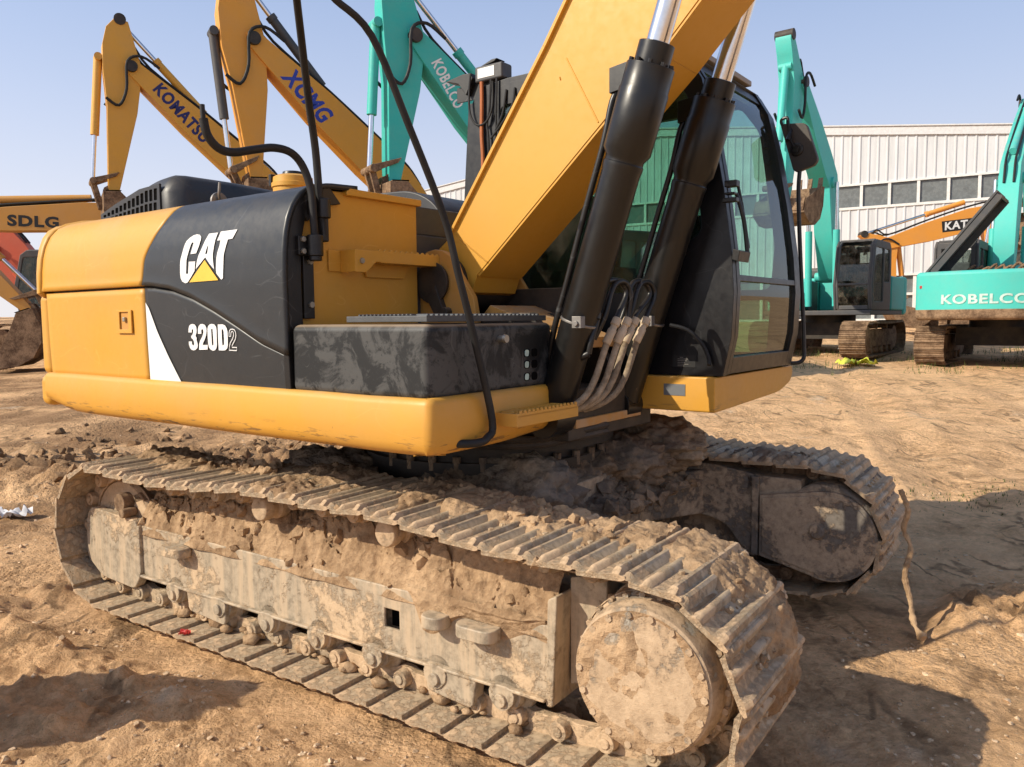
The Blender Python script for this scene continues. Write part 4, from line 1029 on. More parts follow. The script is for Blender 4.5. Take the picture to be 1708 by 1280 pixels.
# boom cylinders
AXD = Vector((.316, 0, .949))
def bcyl(y):
    P = lambda z, dy=0, dx=0: Vector((.862 + (z - 1.32) * .333 + dx, y + dy, z))
    mb = MB(); mb.lathe(P(1.16), AXD, [(0, .05), (.03, .078), (1.08, .080), (1.10, .084), (1.115, .084), (1.12, .080), (1.135, .080), (1.165, .099), (1.40, .101), (1.41, .097), (1.50, .097), (1.50, .072), (1.585, .072), (1.59, .052)], 40)
    mb.prism([(P(2.45).x - .125, 2.50), (P(2.45).x - .125, 2.60), (P(2.5).x, 2.62), (P(2.5).x, 2.52)], y - .035, y + .035)
    mb.lathe((.80, y - .075, 1.15), (0, 1, 0), [(0, .085), (.15, .085)], 24)
    cy = upb(mb, 'boom_cylinder', M['black_cyl'], bevel=.002)
    mb = MB()
    for i in range(10):
        a = 2 * math.pi * i / 10; u = AXD.orthogonal().normalized(); v = AXD.cross(u); c = P(1.16) + AXD * 1.50 + (u * math.cos(a) + v * math.sin(a)) * .084
        mb.cyl(c, c + AXD * .014, .010, n=8)
    upb(mb, 'gland_bolt', M['black'], cy, 0)
    mb = MB(); mb.cyl(P(1.16) + AXD * 1.585, P(1.16) + AXD * 2.95, .047, n=28); upb(mb, 'cylinder_rod', M['chrome'], cy, 0)
    mb = MB(); c = P(1.57)
    mb.lathe(P(1.57), AXD, [(0, .0815), (.001, .0835), (.011, .0835), (.012, .0815)], 30)
    q = P(1.57); mb.mm(q.x + .03, q.x + .075, y - .105, y - .07, 1.55, 1.60); mb.cyl((q.x + .052, y - .115, 1.57), (q.x + .052, y - .06, 1.57), .012, n=8); upb(mb, 'pipe_clamp', M['steel'], cy, .002)
    s_ = -1 if y < -.3 else -1
    mb = MB(); mb.tube([P(2.53, 0, -.115), P(2.47, s_ * .02, -.125), P(2.30, s_ * .03, -.105), P(2.05, s_ * .03, -.105), P(1.75, s_ * .03, -.10), P(1.55, s_ * .03, -.10), P(1.40, 0, -.10)], .0135, 10); upb(mb, 'hydraulic_pipe', M['black'], cy, 0)
bcyl(-.55); bcyl(.09)
# hose bundle between the cylinders
for (ya, yb, yc, x0, dz) in ((-.487, -.30, -.385, 1.02, 0), (-.43, -.285, -.315, 1.035, -.005), (-.245, -.075, -.215, 1.02, .004), (-.20, -.05, -.135, 1.035, .0)):
    mb = MB(); mb.tube([(x0 - .05, ya - .06, 1.50), (x0 - .01, ya - .035, 1.60), (x0, ya, 1.70), (x0 + .005, ya + .035, 1.747 + dz), (x0 + .01, (ya + yb) / 2 + .02, 1.757 + dz), (x0 + .015, yb - .015, 1.735 + dz), (x0 + .02, yb - .005, 1.69), (x0 + .01, yc + .02, 1.60), (x0 + .01, yc, 1.555)], .0125, 10, smooth=5)
    hp = upb(mb, 'steel_pipe', M['black'], bevel=0)
    mb = MB(); d_ = Vector((-.02, -.05, -.09)); p = Vector((x0 + .01, yc, 1.56))
    for t_, r_ in ((0, .021), (.30, .023), (.42, .016), (.5, .019), (1.25, .019)):
        pass
    mb.lathe(p + Vector((.006, .014, .03)), d_, [(0, .018), (.005, .021), (.035, .021), (.04, .016), (.055, .016), (.06, .020), (.125, .020), (.13, .016)], 14); upb(mb, 'hose_fitting', M['fitting'], hp, 0)
    q = p + d_.normalized() * .09
    mb = MB(); mb.tube([q, q + Vector((-.012, -.03, -.08)), q + Vector((-.03, -.062, -.17)), q + Vector((-.06, -.11, -.245)), q + Vector((-.14, -.17, -.30)), q + Vector((-.28, -.22, -.33))], .0150, 12, smooth=5); upb(mb, 'rubber_hose', M['hose_dust'], hp, 0)
mb = MB(); mb.tube([(1.0, -.56, 1.44), (1.01, -.555, 1.50), (1.02, -.525, 1.58), (1.02, -.51, 1.66)], .014, 10); mb.lathe((1.015, -.535, 1.585), (.0, .2, .9), [(0, .02), (.004, .027), (.03, .027), (.034, .02)], 12); mb.tube([(.86, -.52, 1.40), (.93, -.56, 1.41), (.98, -.565, 1.43), (1.0, -.56, 1.44)], .016, 10); upb(mb, 'elbow_pipe', M['black'], bevel=0)
mb = MB(); mb.tube([(1.06, .10, 1.555), (1.14, .13, 1.53), (1.20, .17, 1.46), (1.23, .18, 1.39), (1.235, .17, 1.36)], .010, 8); upb(mb, 'thin_cable', M['rubber'], bevel=0)

# --- cab
CF = [(1.295, 1.31), (1.335, 1.50), (1.345, 1.72), (1.330, 1.92), (1.290, 2.20), (1.232, 2.50), (1.170, 2.74), (1.095, 2.865), (.96, 2.945)]
def cfx(z): return interp([(p[1], p[0]) for p in CF], z)
CY0, CY1 = .205, 1.23
side = [(-.30, 1.30), (-.325, 1.8), (-.325, 2.3), (-.285, 2.80), (-.20, 2.925), (.0, 2.945)] + [(x - .004, z - .006) for x, z in CF[::-1]]
hole = roundpoly([(-.06, 1.72), (1.02, 1.72), (1.055, 1.94), (1.178, 2.0), (1.10, 2.66), (.98, 2.80), (-.05, 2.80)], .05, 4)
mb = MB(); mb.prism(side, CY0, CY0 + .045, holes=[hole])
holel = roundpoly([(-.14, 1.75), (1.18, 1.75), (1.20, 2.0), (1.10, 2.66), (.98, 2.82), (-.12, 2.82)], .05, 4); holel2 = roundpoly([(.45, 1.38), (1.16, 1.38), (1.18, 1.69), (.45, 1.69)], .04, 3)
mb.prism(side, CY1 - .045, CY1, holes=[holel, holel2])
mb.prism([(.94, 2.885), (-.2, 2.875), (-.27, 2.80), (-.285, 2.82), (-.205, 2.925), (0, 2.95), (.96, 2.95), (1.09, 2.872), (1.05, 2.83)], CY0 + .04, CY1 - .04)          # roof
mb.prism([(CY0 + .04, 1.31), (CY1 - .04, 1.31), (CY1 - .04, 2.86), (CY0 + .04, 2.86)], -.318, -.28, 'x', holes=[roundpoly([(CY0 + .12, 1.95), (CY1 - .12, 1.95), (CY1 - .12, 2.74), (CY0 + .12, 2.74)], .06, 3)])
mb.mm(-.30, 1.26, CY0 + .03, CY1 - .03, 1.305, 1.345)
for y0, y1 in ((CY0 + .042, CY0 + .085), (CY1 - .10, CY1 - .042)):                                   # front pillars
    mb.prism([(x - .002, z) for x, z in CF] + [(x - .055, z - .01) for x, z in CF[::-1]], y0, y1)
def crossbar(z0, z1, inset=.0, th=.045):
    mb.prism([(cfx(z0) - inset, z0), (cfx((z0 + z1) / 2) - inset, (z0 + z1) / 2), (cfx(z1) - inset, z1), (cfx(z1) - inset - th, z1), (cfx(z0) - inset - th, z0)], CY0 + .084, CY1 - .099)
crossbar(1.312, 1.395, .002); crossbar(1.765, 1.795, .004, .03); crossbar(2.80, 2.875, .012, .06)
cab = upb(mb, 'cab', M['black_cab'], bevel=.012, seg=3)
def pane(name, z0, z1, inset, mat, n=14):
    def fn(u, v): z = z0 + (z1 - z0) * v; return (cfx(z) - inset, CY0 + .07 + (CY1 - CY0 - .14) * u, z)
    return upb(MB().grid(fn, 1, n), name, mat, cab, 0, recalc=False)
pane('windshield', 1.79, 2.83, .022, M['glass']); pane('lower_windshield', 1.385, 1.77, .020, M['glass_low'])
def flatpane(name, pl, y, mat, axis='y'): return upb(MB().prism(pl, y, y + .005, axis), name, mat, cab, 0)
grow = lambda pl, k: [(sum(p[0] for p in pl) / len(pl) + (p[0] - sum(q[0] for q in pl) / len(pl)) * k, sum(p[1] for p in pl) / len(pl) + (p[1] - sum(q[1] for q in pl) / len(pl)) * k) for p in pl]
flatpane('side_window', grow(hole, 1.03), CY0 + .020, M['glass']); flatpane('door_window', grow(holel, 1.03), CY1 - .025, M['glass']); flatpane('lower_door_window', grow(holel2, 1.03), CY1 - .025, M['glass_low'])
flatpane('rear_window', [(CY0 + .09, 1.92), (CY1 - .09, 1.92), (CY1 - .09, 2.77), (CY0 + .09, 2.77)], -.302, M['glass'], 'x')
# cab floor skirt
mb = MB(); mb.prism(roundpoly([(.165, 1.128), (.165, 1.300), (1.335, 1.300), (1.345, 1.25), (1.30, 1.205), (1.12, 1.16)], [.012, .008, .03, .05, .06, .15], 4), .62, 1.268, 'x'); csk = upb(mb, 'cab_skirt', M['yellow_rail'], bevel=.012, seg=3)
mb = MB(); mb.mm(1.00, 1.115, .1625, .1655, 1.205, 1.262); upb(mb, 'rating_plate', M['plate_grey'], csk, 0)
mb = MB(); mb.mm(.90, 1.10, .165, .20, 1.10, 1.30, T=Matrix.Translation((-.30, 0, 0))); mb.prism([(.50, 1.05), (.80, 1.08), (.83, 1.29), (.50, 1.29)], .10, .168); upb(mb, 'cab_mount', M['grime'], bevel=.004)
mb = MB(); mb.mm(1.03, 1.15, CY0 - .0012, CY0 - .0004, 1.345, 1.405); pl_ = upb(mb, 'warning_label', M['blk'], cab, 0)
mb = MB()
for i, w_ in enumerate((.03, .055, .05, .04, .058, .035)):
    mb.mm(1.055 + (.012 if i == 0 else 0), 1.055 + w_, CY0 - .0020, CY0 - .0013, 1.392 - i * .0085, 1.3945 - i * .0085)
upb(mb, 'label_print', M['steel'], pl_, 0)
# wiper, roof guard, lamps, mirror
mb = MB(); mb.prism([(1.345, 1.86), (1.375, 1.85), (1.385, 1.90), (1.35, 1.91)], .16, .30); mb.tube([(1.375, .28, 1.90), (1.36, .27, 2.05), (1.33, .245, 2.18)], .011, 8); mb.tube([(1.37, .31, 1.92), (1.345, .285, 2.12), (1.325, .265, 2.24)], .008, 8); mb.mm(1.30, 1.36, .17, .215, 2.20, 2.23); mb.mm(1.29, 1.36, .17, .21, 2.13, 2.15); mb.mm(1.30, 1.35, .17, .21, 2.165, 2.175)
upb(mb, 'wiper', M['black'], cab, .003)
mb = MB(); mb.mm(.80, .86, .28, 1.1, 2.952, 2.985); mb.mm(1.06, 1.10, .30, 1.05, 2.89, 2.92); mb.mm(.10, .86, .30, .33, 2.952, 2.975); mb.cyl((1.03, 1.06, 2.915), (1.03, 1.06, 2.95), .022, n=12); mb.cyl((.98, .80, 2.94), (.98, .80, 2.97), .02, n=12)
upb(mb, 'roof_hatch', simple('dusty_roof_trim', (.33, .29, .245), .6), cab, .005)
mb = MB(); mb.tube([(1.25, 1.22, 2.60), (1.25, 1.28, 2.66), (1.23, 1.30, 2.70)], .012, 8); mb.tube([(1.30, 1.30, 2.44), (1.295, 1.30, 2.30), (1.31, 1.30, 2.0), (1.335, 1.30, 1.60), (1.345, 1.30, 1.40), (1.345, 1.295, 1.345), (1.32, 1.28, 1.32), (1.27, 1.23, 1.318)], .012, 10, smooth=5); mr = upb(mb, 'mirror_rail', M['black'], bevel=0)
mb = MB(); mb.prism(roundpoly([(1.185, 2.715), (1.335, 2.700), (1.405, 2.485), (1.385, 2.455), (1.285, 2.425), (1.265, 2.44)], [.02, .03, .03, .01, .02, .01], 4), 1.285, 1.325); mi_ = upb(mb, 'mirror', M['mirror_back'], mr, .008)
mb = MB(); mb.lathe((1.285, 1.287, 2.555), (0, -1, 0), [(0, .04), (.008, .038), (.012, .03), (.012, .022), (.018, .02), (.018, 0)], 24); mb.tube([(1.235, 1.278, 2.72), (1.25, 1.276, 2.62), (1.272, 1.276, 2.57)], .008, 8); mb.tube([(1.20, 1.29, 2.70), (1.19, 1.29, 2.735), (1.225, 1.29, 2.745), (1.23, 1.29, 2.71)], .009, 8); upb(mb, 'mirror_joint', M['black'], mi_, 0)
mb = MB(); mb.mm(-.23, -.03, .20, .30, 2.955, 3.045); jb = upb(mb, 'junction_box', M['dgrey'], bevel=.012, seg=3)
mb = MB(); mb.mm(-.205, -.085, .1975, .1995, 2.975, 3.03); upb(mb, 'box_label', M['white'], jb, 0)
mb = MB(); mb.mm(-.40, -.02, .24, .247, 2.875, 2.965); mb.prism([(-.46, 3.005), (-.32, 3.025), (-.26, 3.02), (-.25, 2.99), (-.30, 2.90), (-.36, 2.975)], .205, .30); mb.prism([(-.20, 3.05), (-.12, 3.075), (-.08, 3.075), (-.10, 3.06), (-.19, 3.045)], .22, .30); upb(mb, 'lamp_bracket', M['black'], jb, .004)
mb = MB(); mb.tube([(-.17, .19, 2.95), (-.168, .188, 2.84), (-.172, .188, 2.65), (-.165, .188, 2.50), (-.175, .188, 2.2)], .011, 8); upb(mb, 'orange_conduit', M['copper'], jb, 0)
mb = MB()
for pts in ([(-.25, .19, 3.01), (-.26, .185, 2.90), (-.25, .18, 2.78), (-.20, .18, 2.71), (-.13, .18, 2.72), (-.09, .185, 2.80), (-.09, .19, 2.94)], [(-.06, .19, 2.95), (-.065, .188, 2.75), (-.07, .188, 2.5), (-.09, .188, 2.2)], [(-.10, .188, 2.95), (-.11, .186, 2.80), (-.13, .186, 2.70), (-.12, .186, 2.60), (-.125, .188, 2.2)], [(.06, .2, 2.88), (.05, .185, 2.78), (-.03, .18, 2.68), (-.10, .18, 2.62)], [(0, .2, 2.88), (-.02, .19, 2.75), (-.07, .185, 2.66)]):
    mb.tube(pts, .0065, 8)
upb(mb, 'cable', M['rubber'], jb, 0)
# seat and console
mb = MB(); mb.prism(roundpoly([(.12, 1.62), (.60, 1.66), (.62, 1.78), (.30, 1.78), (.12, 1.76)], .05, 3), .48, .98)
mb.prism(roundpoly([(.08, 1.70), (.26, 1.76), (.14, 2.38), (.0, 2.38)], .06, 3), .50, .96); mb.prism(roundpoly([(-.02, 2.40), (.10, 2.40), (.08, 2.58), (-.02, 2.58)], .04, 3), .60, .86)
seat = upb(mb, 'operator_seat', M['seat'], bevel=.03, seg=3)
mb = MB(); mb.mm(.10, .70, .28, .44, 1.35, 1.86); mb.mm(.10, .70, 1.0, 1.14, 1.35, 1.86); mb.mm(.15, .55, .5, .95, 1.35, 1.62); mb.cyl((.62, .36, 1.86), (.64, .36, 2.02), .018, n=10); mb.cyl((.62, 1.07, 1.86), (.64, 1.07, 2.02), .018, n=10); mb.prism([(1.05, 1.85), (1.16, 1.87), (1.12, 2.1), (1.02, 2.08)], .30, .36); mb.tube([(1.0, .6, 1.35), (1.0, .6, 1.7), (.95, .6, 1.8)], .018, 8)
upb(mb, 'console', M['interior'], seat, .015)

# --- stick and bucket beyond the frame
mb = MB(); mb.prism([(4.55, 5.75), (4.95, 5.85), (5.15, 5.1), (4.65, 2.75), (4.45, 2.72), (4.6, 4.7)], -.36, -.10); mb.cyl((4.85, -.44, 5.18), (4.85, -.02, 5.18), .14, n=20); upb(mb, 'stick', M['yellow_boom'], bevel=.01)
mb = MB(); mb.cyl((2.6, -.23, 5.06), (3.9, -.23, 5.62), .09, n=20); mb.cyl((3.9, -.23, 5.62), (4.65, -.23, 5.80), .05, n=16); upb(mb, 'stick_cylinder', M['black_cyl'], bevel=0)
def bucket_mb(x, z, a, w=1.0, s=1.0, yc=0.):
    T = Matrix.Translation((x, yc, z)) @ Matrix.Rotation(a, 4, 'Y') @ Matrix.Scale(abs(s), 4) @ Matrix.Diagonal((-1 if s < 0 else 1, 1, 1, 1))
    pl = [(.0, .0), (.34, .02), (.42, -.12)]
    out = [(-.10, .06), (.22, .10), (.30, -.30), (.22, -.66), (-.02, -.95), (-.36, -1.06), (-.78, -1.02)]
    inn = [(p[0] * .9 - .03, p[1] * .93 + .02) for p in out]
    mb = MB()
    mb.prism(out + inn[::-1], -w / 2, w / 2, T=T)
    sidep = out + [(-.70, -.78), (-.30, -.25)]
    mb.prism(sidep, -w / 2 - .02, -w / 2, T=T); mb.prism(sidep, w / 2, w / 2 + .02, T=T)
    for y in (-.12, .12): mb.prism([(-.16, .0), (-.10, .22), (.02, .28), (.16, .22), (.24, .02), (.1, -.02)], y - .025, y + .025, T=T)
    teeth = []
    for k in range(5):
        y = -w / 2 + .08 + (w - .16) * k / 4; t = MB(); t.prism([(-.74, -1.05), (-.74, -.97), (-.98, -1.0), (-1.0, -1.02)], y - .045, y + .045, T=T); teeth.append(t)
    return mb, teeth
mb, tt = bucket_mb(4.5, 2.45, R(-20), 1.0, 1., -.23); bk_ = upb(mb, 'bucket', M['rustmud'], bevel=.006)
for t in tt: upb(t, 'bucket_tooth', M['rustmud'], bk_, .004)

# ------------------------------------------------------------------ other excavators in the yard
def poly_boom(mb, F, B, T, th, w, bend=.62):
    F, B, T = Vector(F), Vector(B), Vector(T)
    n1 = (B - F).normalized(); n1 = Vector((-n1.y, n1.x)); n2 = (T - B).normalized(); n2 = Vector((-n2.y, n2.x))
    if n1.y < 0 and n1.x > 0 or n1.dot(Vector((-.3, 1))) < 0: n1 = -n1
    if n2.dot(Vector((-.2, 1))) < 0: n2 = -n2
    nb = (n1 + n2).normalized(); k1, k2 = .40, .62
    up_ = [F + n1 * .16, F.lerp(B, .5) + n1 * th * .5, F.lerp(B, .82) + n1 * th * .56, B + nb * th * .56, B.lerp(T, .18) + n2 * th * .55, B.lerp(T, .55) + n2 * th * .46, T + n2 * .17]
    dn = [T - n2 * .15, B.lerp(T, .55) - n2 * th * .42, B.lerp(T, .18) - n2 * th * .48, B - nb * th * .46, F.lerp(B, .82) - n1 * th * .46, F.lerp(B, .5) - n1 * th * .45, F - n1 * .16]
    e = (T - B).normalized() * .16; f = (F - B).normalized() * .16
    pl = [tuple(p) for p in up_] + [tuple(T + e)] + [tuple(p) for p in dn] + [tuple(F + f)]
    mb.prism(pl, -w / 2, w / 2)
    return up_, dn
def sided(u, v): return Vector(u).lerp(Vector(v), .5)
def machine(label, xy, yaw, paint, J, text=None, txt=None, dark=None, house=True, sinkz=0., panel=False, name='excavator', group='parked excavators', frame_mat=None, cyl_mat=None, tex_on='boom', rear_text=None, cabmat=None, hose=True):
    x, y = xy; z = terrain(x, y) - .03 + sinkz
    rt_ = empty(name, (x, y, z), R(yaw), label, 'excavator', group)
    cm = cyl_mat or paint; cabm = cabmat or M['dgrey']; H = lambda p: (p[0], p[1] - z)
    # crawlers
    for s in (-1, 1):
        mb = MB(); N = 44
        prof = []
        for i in range(14): prof.append((-1.65 + 3.3 * i / 13, .02))
        for i in range(1, 9): a = -math.pi / 2 + math.pi * i / 9; prof.append((1.65 + .42 * math.cos(a), .44 + .42 * math.sin(a)))
        for i in range(14): prof.append((1.65 - 3.3 * i / 13, .86 - .03 * math.sin(math.pi * i / 13)))
        for i in range(1, 9): a = math.pi / 2 + math.pi * i / 9; prof.append((-1.65 + .42 * math.cos(a), .44 + .42 * math.sin(a)))
        n = len(prof)
        for i in range(n):
            a = Vector(prof[i]); b = Vector(prof[(i + 1) % n]); d = b - a; m_ = max(1, round(d.length / .19)); nr = Vector((d.y, -d.x)).normalized()
            for k in range(m_):
                p = a + d * (k / m_); q = a + d * ((k + .94) / m_)
                mb.prism([tuple(p - nr * .03), tuple(q - nr * .03), tuple(q), tuple(q - (q - p) * .02 + nr * .02), tuple(q - (q - p) * .14 + nr * .02), tuple(q - (q - p) * .2), tuple(p + (q - p) * .5), tuple(p + (q - p) * .46 + nr * .018), tuple(p + (q - p) * .40 + nr * .018), tuple(p + (q - p) * .36), tuple(p + (q - p) * .12), tuple(p + (q - p) * .1 + nr * .025), tuple(p + nr * .025)], s * 1.1 - .3, s * 1.1 + .3)
        tr = mb.build('crawler_track', M['rustmud'], rt_)
        mb = MB(); mb.prism(roundpoly([(-1.5, .25), (1.35, .25), (1.3, .66), (-1.5, .66)], .08, 2), s * 1.1 - .14, s * 1.1 + .16)
        for xx in (-1.62, 1.62): mb.cyl((xx, s * 1.1 - .1, .44), (xx, s * 1.1 + (.24 * s if xx > 0 else .1), .44), .30, n=20)
        for xx in (-1.1, -.6, -.1, .4, .9): mb.cyl((xx, s * 1.1 - .17, .17), (xx, s * 1.1 + .17, .17), .10, n=12)
        for xx in (-.5, .5): mb.cyl((xx, s * 1.1 - .15, .74), (xx, s * 1.1 + .18, .74), .06, n=10)
        mb.build('track_frame', frame_mat or M['rustmud'], rt_)
    mb = MB(); mb.prism([(.6, -.8), (.6, .8), (-.6, .8), (-.6, -.8)], .42, .84, 'z'); mb.cyl((0, 0, .84), (0, 0, 1.03), .62, n=28); mb.build('car_body', M['grime'], rt_)
    mb = MB(); mb.mm(-2.0, 1.25, -1.3, 1.3, 1.02, 1.14); mb.mm(-.1, .55, -.42, -.36, 1.14, 1.9); mb.mm(-.1, .55, .36, .42, 1.14, 1.9); mb.build('deck', M['dgrey'], rt_, .02)
    mb = MB(); mb.mm(-2.05, -.35, -1.34, -.50, 1.14, 2.02); mb.mm(-.33, .25, -1.32, -.50, 1.14, 1.95); mb.mm(.27, 1.05, -1.30, -.52, 1.14, 1.62); mb.mm(-2.05, -.62, .45, 1.34, 1.14, 2.02); mb.mm(-2.05, -.65, -.50, .45, 1.14, 1.80 if panel else 2.05)
    mb.build('body', paint, rt_, .05)
    if not panel:
        mb = MB(); mb.mm(-2.0, -.8, -.9, .7, 2.03, 2.32); mb.build('hood', M['dgrey'], rt_, .10)
    mb = MB(); mb.prism(cw_plan(2.72, 1.34, -2.05), 1.02, 2.05, 'z')
    cwb = mb.build('counterweight', paint, rt_, .09, seg=3)
    if rear_text:
        for sx in (-1,):
            mb2 = MB(); t0, wd = text_mb(rear_text[0], rear_text[2], Matrix.Identity(4), .03, 1.25)
            for v in t0.v:
                a = (v.x - wd / 2) / 2.745; t_ = v.copy(); v.x = -2.732 * math.cos(a); v.y = -2.732 * math.sin(a) ; v.z = rear_text[1] + t_.y
                v.x -= .0
            t0.build('lettering', M['pale'], cwb, 0, recalc=False)
        mb2 = MB(); a = R(27); mb2.mm(-2.735 * math.cos(a) - .008, -2.735 * math.cos(a) + .02, 2.735 * math.sin(a) - .16, 2.735 * math.sin(a) + .0, 1.70, 1.76); mb2.build('reflector', M['redrefl'], cwb, .004)
        mb2 = MB(); mb2.prism(cw_plan(2.728, 1.347, -2.06), 1.015, 1.30, 'z'); mb2.build('mud_band', M['rustmud'], cwb, .09, seg=3)
    # cab
    mb = MB(); Sd = [(-.55, 1.14), (1.12, 1.14), (1.24, 1.75), (1.02, 2.72), (.85, 2.85), (-.42, 2.85), (-.58, 2.70), (-.60, 1.9)]
    ho = roundpoly([(-.42, 1.85), (.10, 1.85), (.10, 2.66), (-.40, 2.66)], .05, 2); ho2 = roundpoly([(.2, 1.35), (1.05, 1.35), (1.12, 1.75), (.94, 2.66), (.2, 2.66)], .05, 2)
    mb.prism(Sd, 1.26, 1.32, holes=[ho, ho2]); mb.prism(Sd, .40, .46, holes=[ho, ho2]); mb.prism([(-.42, 2.80), (.84, 2.80), (.84, 2.87), (-.42, 2.87)], .46, 1.26); mb.mm(-.55, 1.1, .46, 1.26, 1.14, 1.22)
    mb.prism([(.46, 1.2), (1.26, 1.2), (1.26, 2.8), (.46, 2.8)], -.58, -.54, 'x', holes=[[(.56, 1.9), (1.16, 1.9), (1.16, 2.65), (.56, 2.65)]])
    for y0, y1 in ((.455, .52), (1.20, 1.265)): mb.prism([(1.11, 1.16), (1.23, 1.75), (1.01, 2.72), (.85, 2.84), (.80, 2.80), (.95, 2.68), (1.17, 1.75), (1.05, 1.2)], y0, y1)
    mb.prism([(1.19, 1.74), (1.235, 1.74), (1.225, 1.79), (1.18, 1.79)], .52, 1.20); mb.mm(1.05, 1.13, .52, 1.20, 1.15, 1.26)
    cb_ = mb.build('cab', cabm, rt_, .02)
    mb = MB(); mb.prism([(1.115, 1.22), (1.215, 1.75), (.995, 2.72), (.99, 2.72), (1.21, 1.75), (1.11, 1.22)], .50, 1.22); mb.build('windshield', M['glass_bg'], cb_)
    for yy in (.43, 1.29):
        mb = MB(); mb.prism([(-.43, 1.83), (.12, 1.83), (.12, 2.68), (-.43, 2.68)], yy, yy + .004); mb.prism([(.18, 1.33), (1.07, 1.33), (1.14, 1.75), (.95, 2.68), (.18, 2.68)], yy, yy + .004); mb.build('cab_window', M['glass_bg'], cb_)
    mb = MB(); mb.mm(-.2, .3, .6, 1.1, 1.22, 1.72); mb.mm(-.3, -.12, .6, 1.1, 1.6, 2.35); mb.mm(.75, .95, .55, .7, 1.22, 1.9); mb.build('seat', M['seat'], cb_, .05)
    if panel:
        mb = MB(); T = Matrix.Translation((-1.3, 1.22, 2.02)) @ Matrix.Rotation(R(-52), 4, 'X')
        mb.mm(-.62, .55, -2.15, -.02, .0, .05, T=T); mb.mm(-.60, -.55, -2.1, -.1, -.14, .0, T=T); mb.mm(.48, .53, -2.1, -.1, -.14, .0, T=T); mb.mm(-.55, .48, -2.12, -2.06, -.12, .0, T=T)
        op = mb.build('open_hood', M['dgrey'], rt_, .01)
        mb = MB(); mb.mm(-1.85, -.75, -1.0, .8, 1.8, 2.02)
        for k in range(9): mb.tube([(-1.8 + .1 * k, -1. + .2 * k, 2.0), (-1.75 + .08 * k, -.8 + .15 * k, 2.16 + .03 * (k % 3)), (-1.6 + .05 * k, -.6 + .15 * k, 2.05)], .03, 6)
        mb.build('engine', M['rustmud'], rt_, .02)
        mb = MB(); mb.tube([(-1.5, -1.0, 2.0), (-1.5, -1.0, 2.42), (-1.56, -1.0, 2.52)], .06, 10); mb.build('exhaust_pipe', M['rustmud'], rt_)
    # boom
    w_ = J.get('w', .44)
    F, B, T = H(J['F']), H(J['B']), H(J['T'])
    mb = MB(); up_, dn_ = poly_boom(mb, F, B, T, J.get('th', .62), w_); mb.cyl((F[0], -.34, F[1]), (F[0], .34, F[1]), .12, n=16)
    q = (Vector(B) * .55 + Vector(T) * .45); mb.cyl((B[0] + .1, -w_ / 2 - .06, B[1] - .05), (B[0] + .1, w_ / 2 + .06, B[1] - .05), .13, n=16)
    bm_ = mb.build('boom', paint, rt_, .012)
    mb = MB(); mb.cyl((T[0], -w_ / 2 - .07, T[1]), (T[0], w_ / 2 + .07, T[1]), .12, n=18); mb.build('boom_pin', M['grime'], bm_, .01)
    if hose:
        for k, oy in enumerate((-.10, .10)):
            pts = [up_[2] + Vector((0, .05)), up_[3] + Vector((0, .08)), up_[4] + Vector((0, .07)), up_[5] + Vector((0, .07)), up_[5].lerp(up_[6], .8) + Vector((0, .10)), up_[6] + Vector((.1, .30 + .08 * k)), up_[6] + Vector((.35, .05)), up_[6] + Vector((.42, -.45))]
            mb = MB().tube([(p.x, oy, p.y) for p in pts], .028, 8); mb.build('hydraulic_hose', M['rubber'], bm_)
        if 'A' in J:
            for oy in (-w_ / 2 - .05, w_ / 2 + .05):
                mb = MB(); mb.tube([(T[0] - .55, oy, T[1] + .02), (T[0] - .2, oy, T[1] + .22), (T[0] + .08, oy, T[1] + .08), (T[0] + .12, oy, T[1] - .5), (T[0] + .28, oy, T[1] - .85), (T[0] + .52, oy, T[1] - .72)], .03, 8); mb.build('hydraulic_hose', M['rubber'], bm_)
    # boom cylinders
    P1 = (Vector(B) + Vector((.1, -.05))); P0 = Vector((.75, 1.25))
    for s in (-1, 1):
        mb = MB(); yy = s * (w_ / 2 + .12); m_ = P0.lerp(P1, .62)
        mb.cyl((P0.x, yy, P0.y), (m_.x, yy, m_.y), .085, n=16); cy = mb.build('boom_cylinder', cm, rt_); mb = MB(); mb.cyl((m_.x, yy, m_.y), (P1.x, yy, P1.y), .045, n=12); mb.build('cylinder_rod', M['chrome'], cy)
    # stick
    A, P = H(J['A']), H(J['P']); A, P, Tv = Vector(A), Vector(P), Vector(T)
    d = (P - Tv).normalized(); fr = Vector((d.y, -d.x)); fr = fr if fr.x * J.get('front', 1) > 0 else -fr
    k_ = J.get('kneex', .30)
    pl = [A + fr * .10, A - fr * .16, Tv - fr * .22, Tv.lerp(P, .35) - fr * .24, P - fr * .10, P + d * .13, P + fr * .11, Tv.lerp(P, .35) + fr * (k_ + .05), Tv.lerp(P, .08) + fr * (k_ + .22), Tv.lerp(A, .35) + fr * (k_ + .18), Tv.lerp(A, .75) + fr * (k_ + .02)]
    mb = MB(); mb.prism([tuple(p) for p in pl], -w_ * .40, w_ * .40); st_ = mb.build('stick', paint, rt_, .012)
    mb = MB(); mb.cyl((A.x, -.2, A.y), (A.x, .2, A.y), .12, n=16); mb.build('stick_pin', M['grime'], st_)
    # stick cylinder along the boom
    c0 = up_[3].lerp(up_[4], .4) + Vector((0, .12)); c0 = Vector(H(J['S'])) if 'S' in J else c0; m_ = c0.lerp(A, J.get('sk', .58))
    mb = MB(); mb.cyl((c0.x, 0, c0.y), (m_.x, 0, m_.y), .085, n=16); e_ = (A - c0).normalized(); mb.cyl((m_.x, 0, m_.y), (m_.x + e_.x * .1, 0, m_.y + e_.y * .1), .10, n=16)
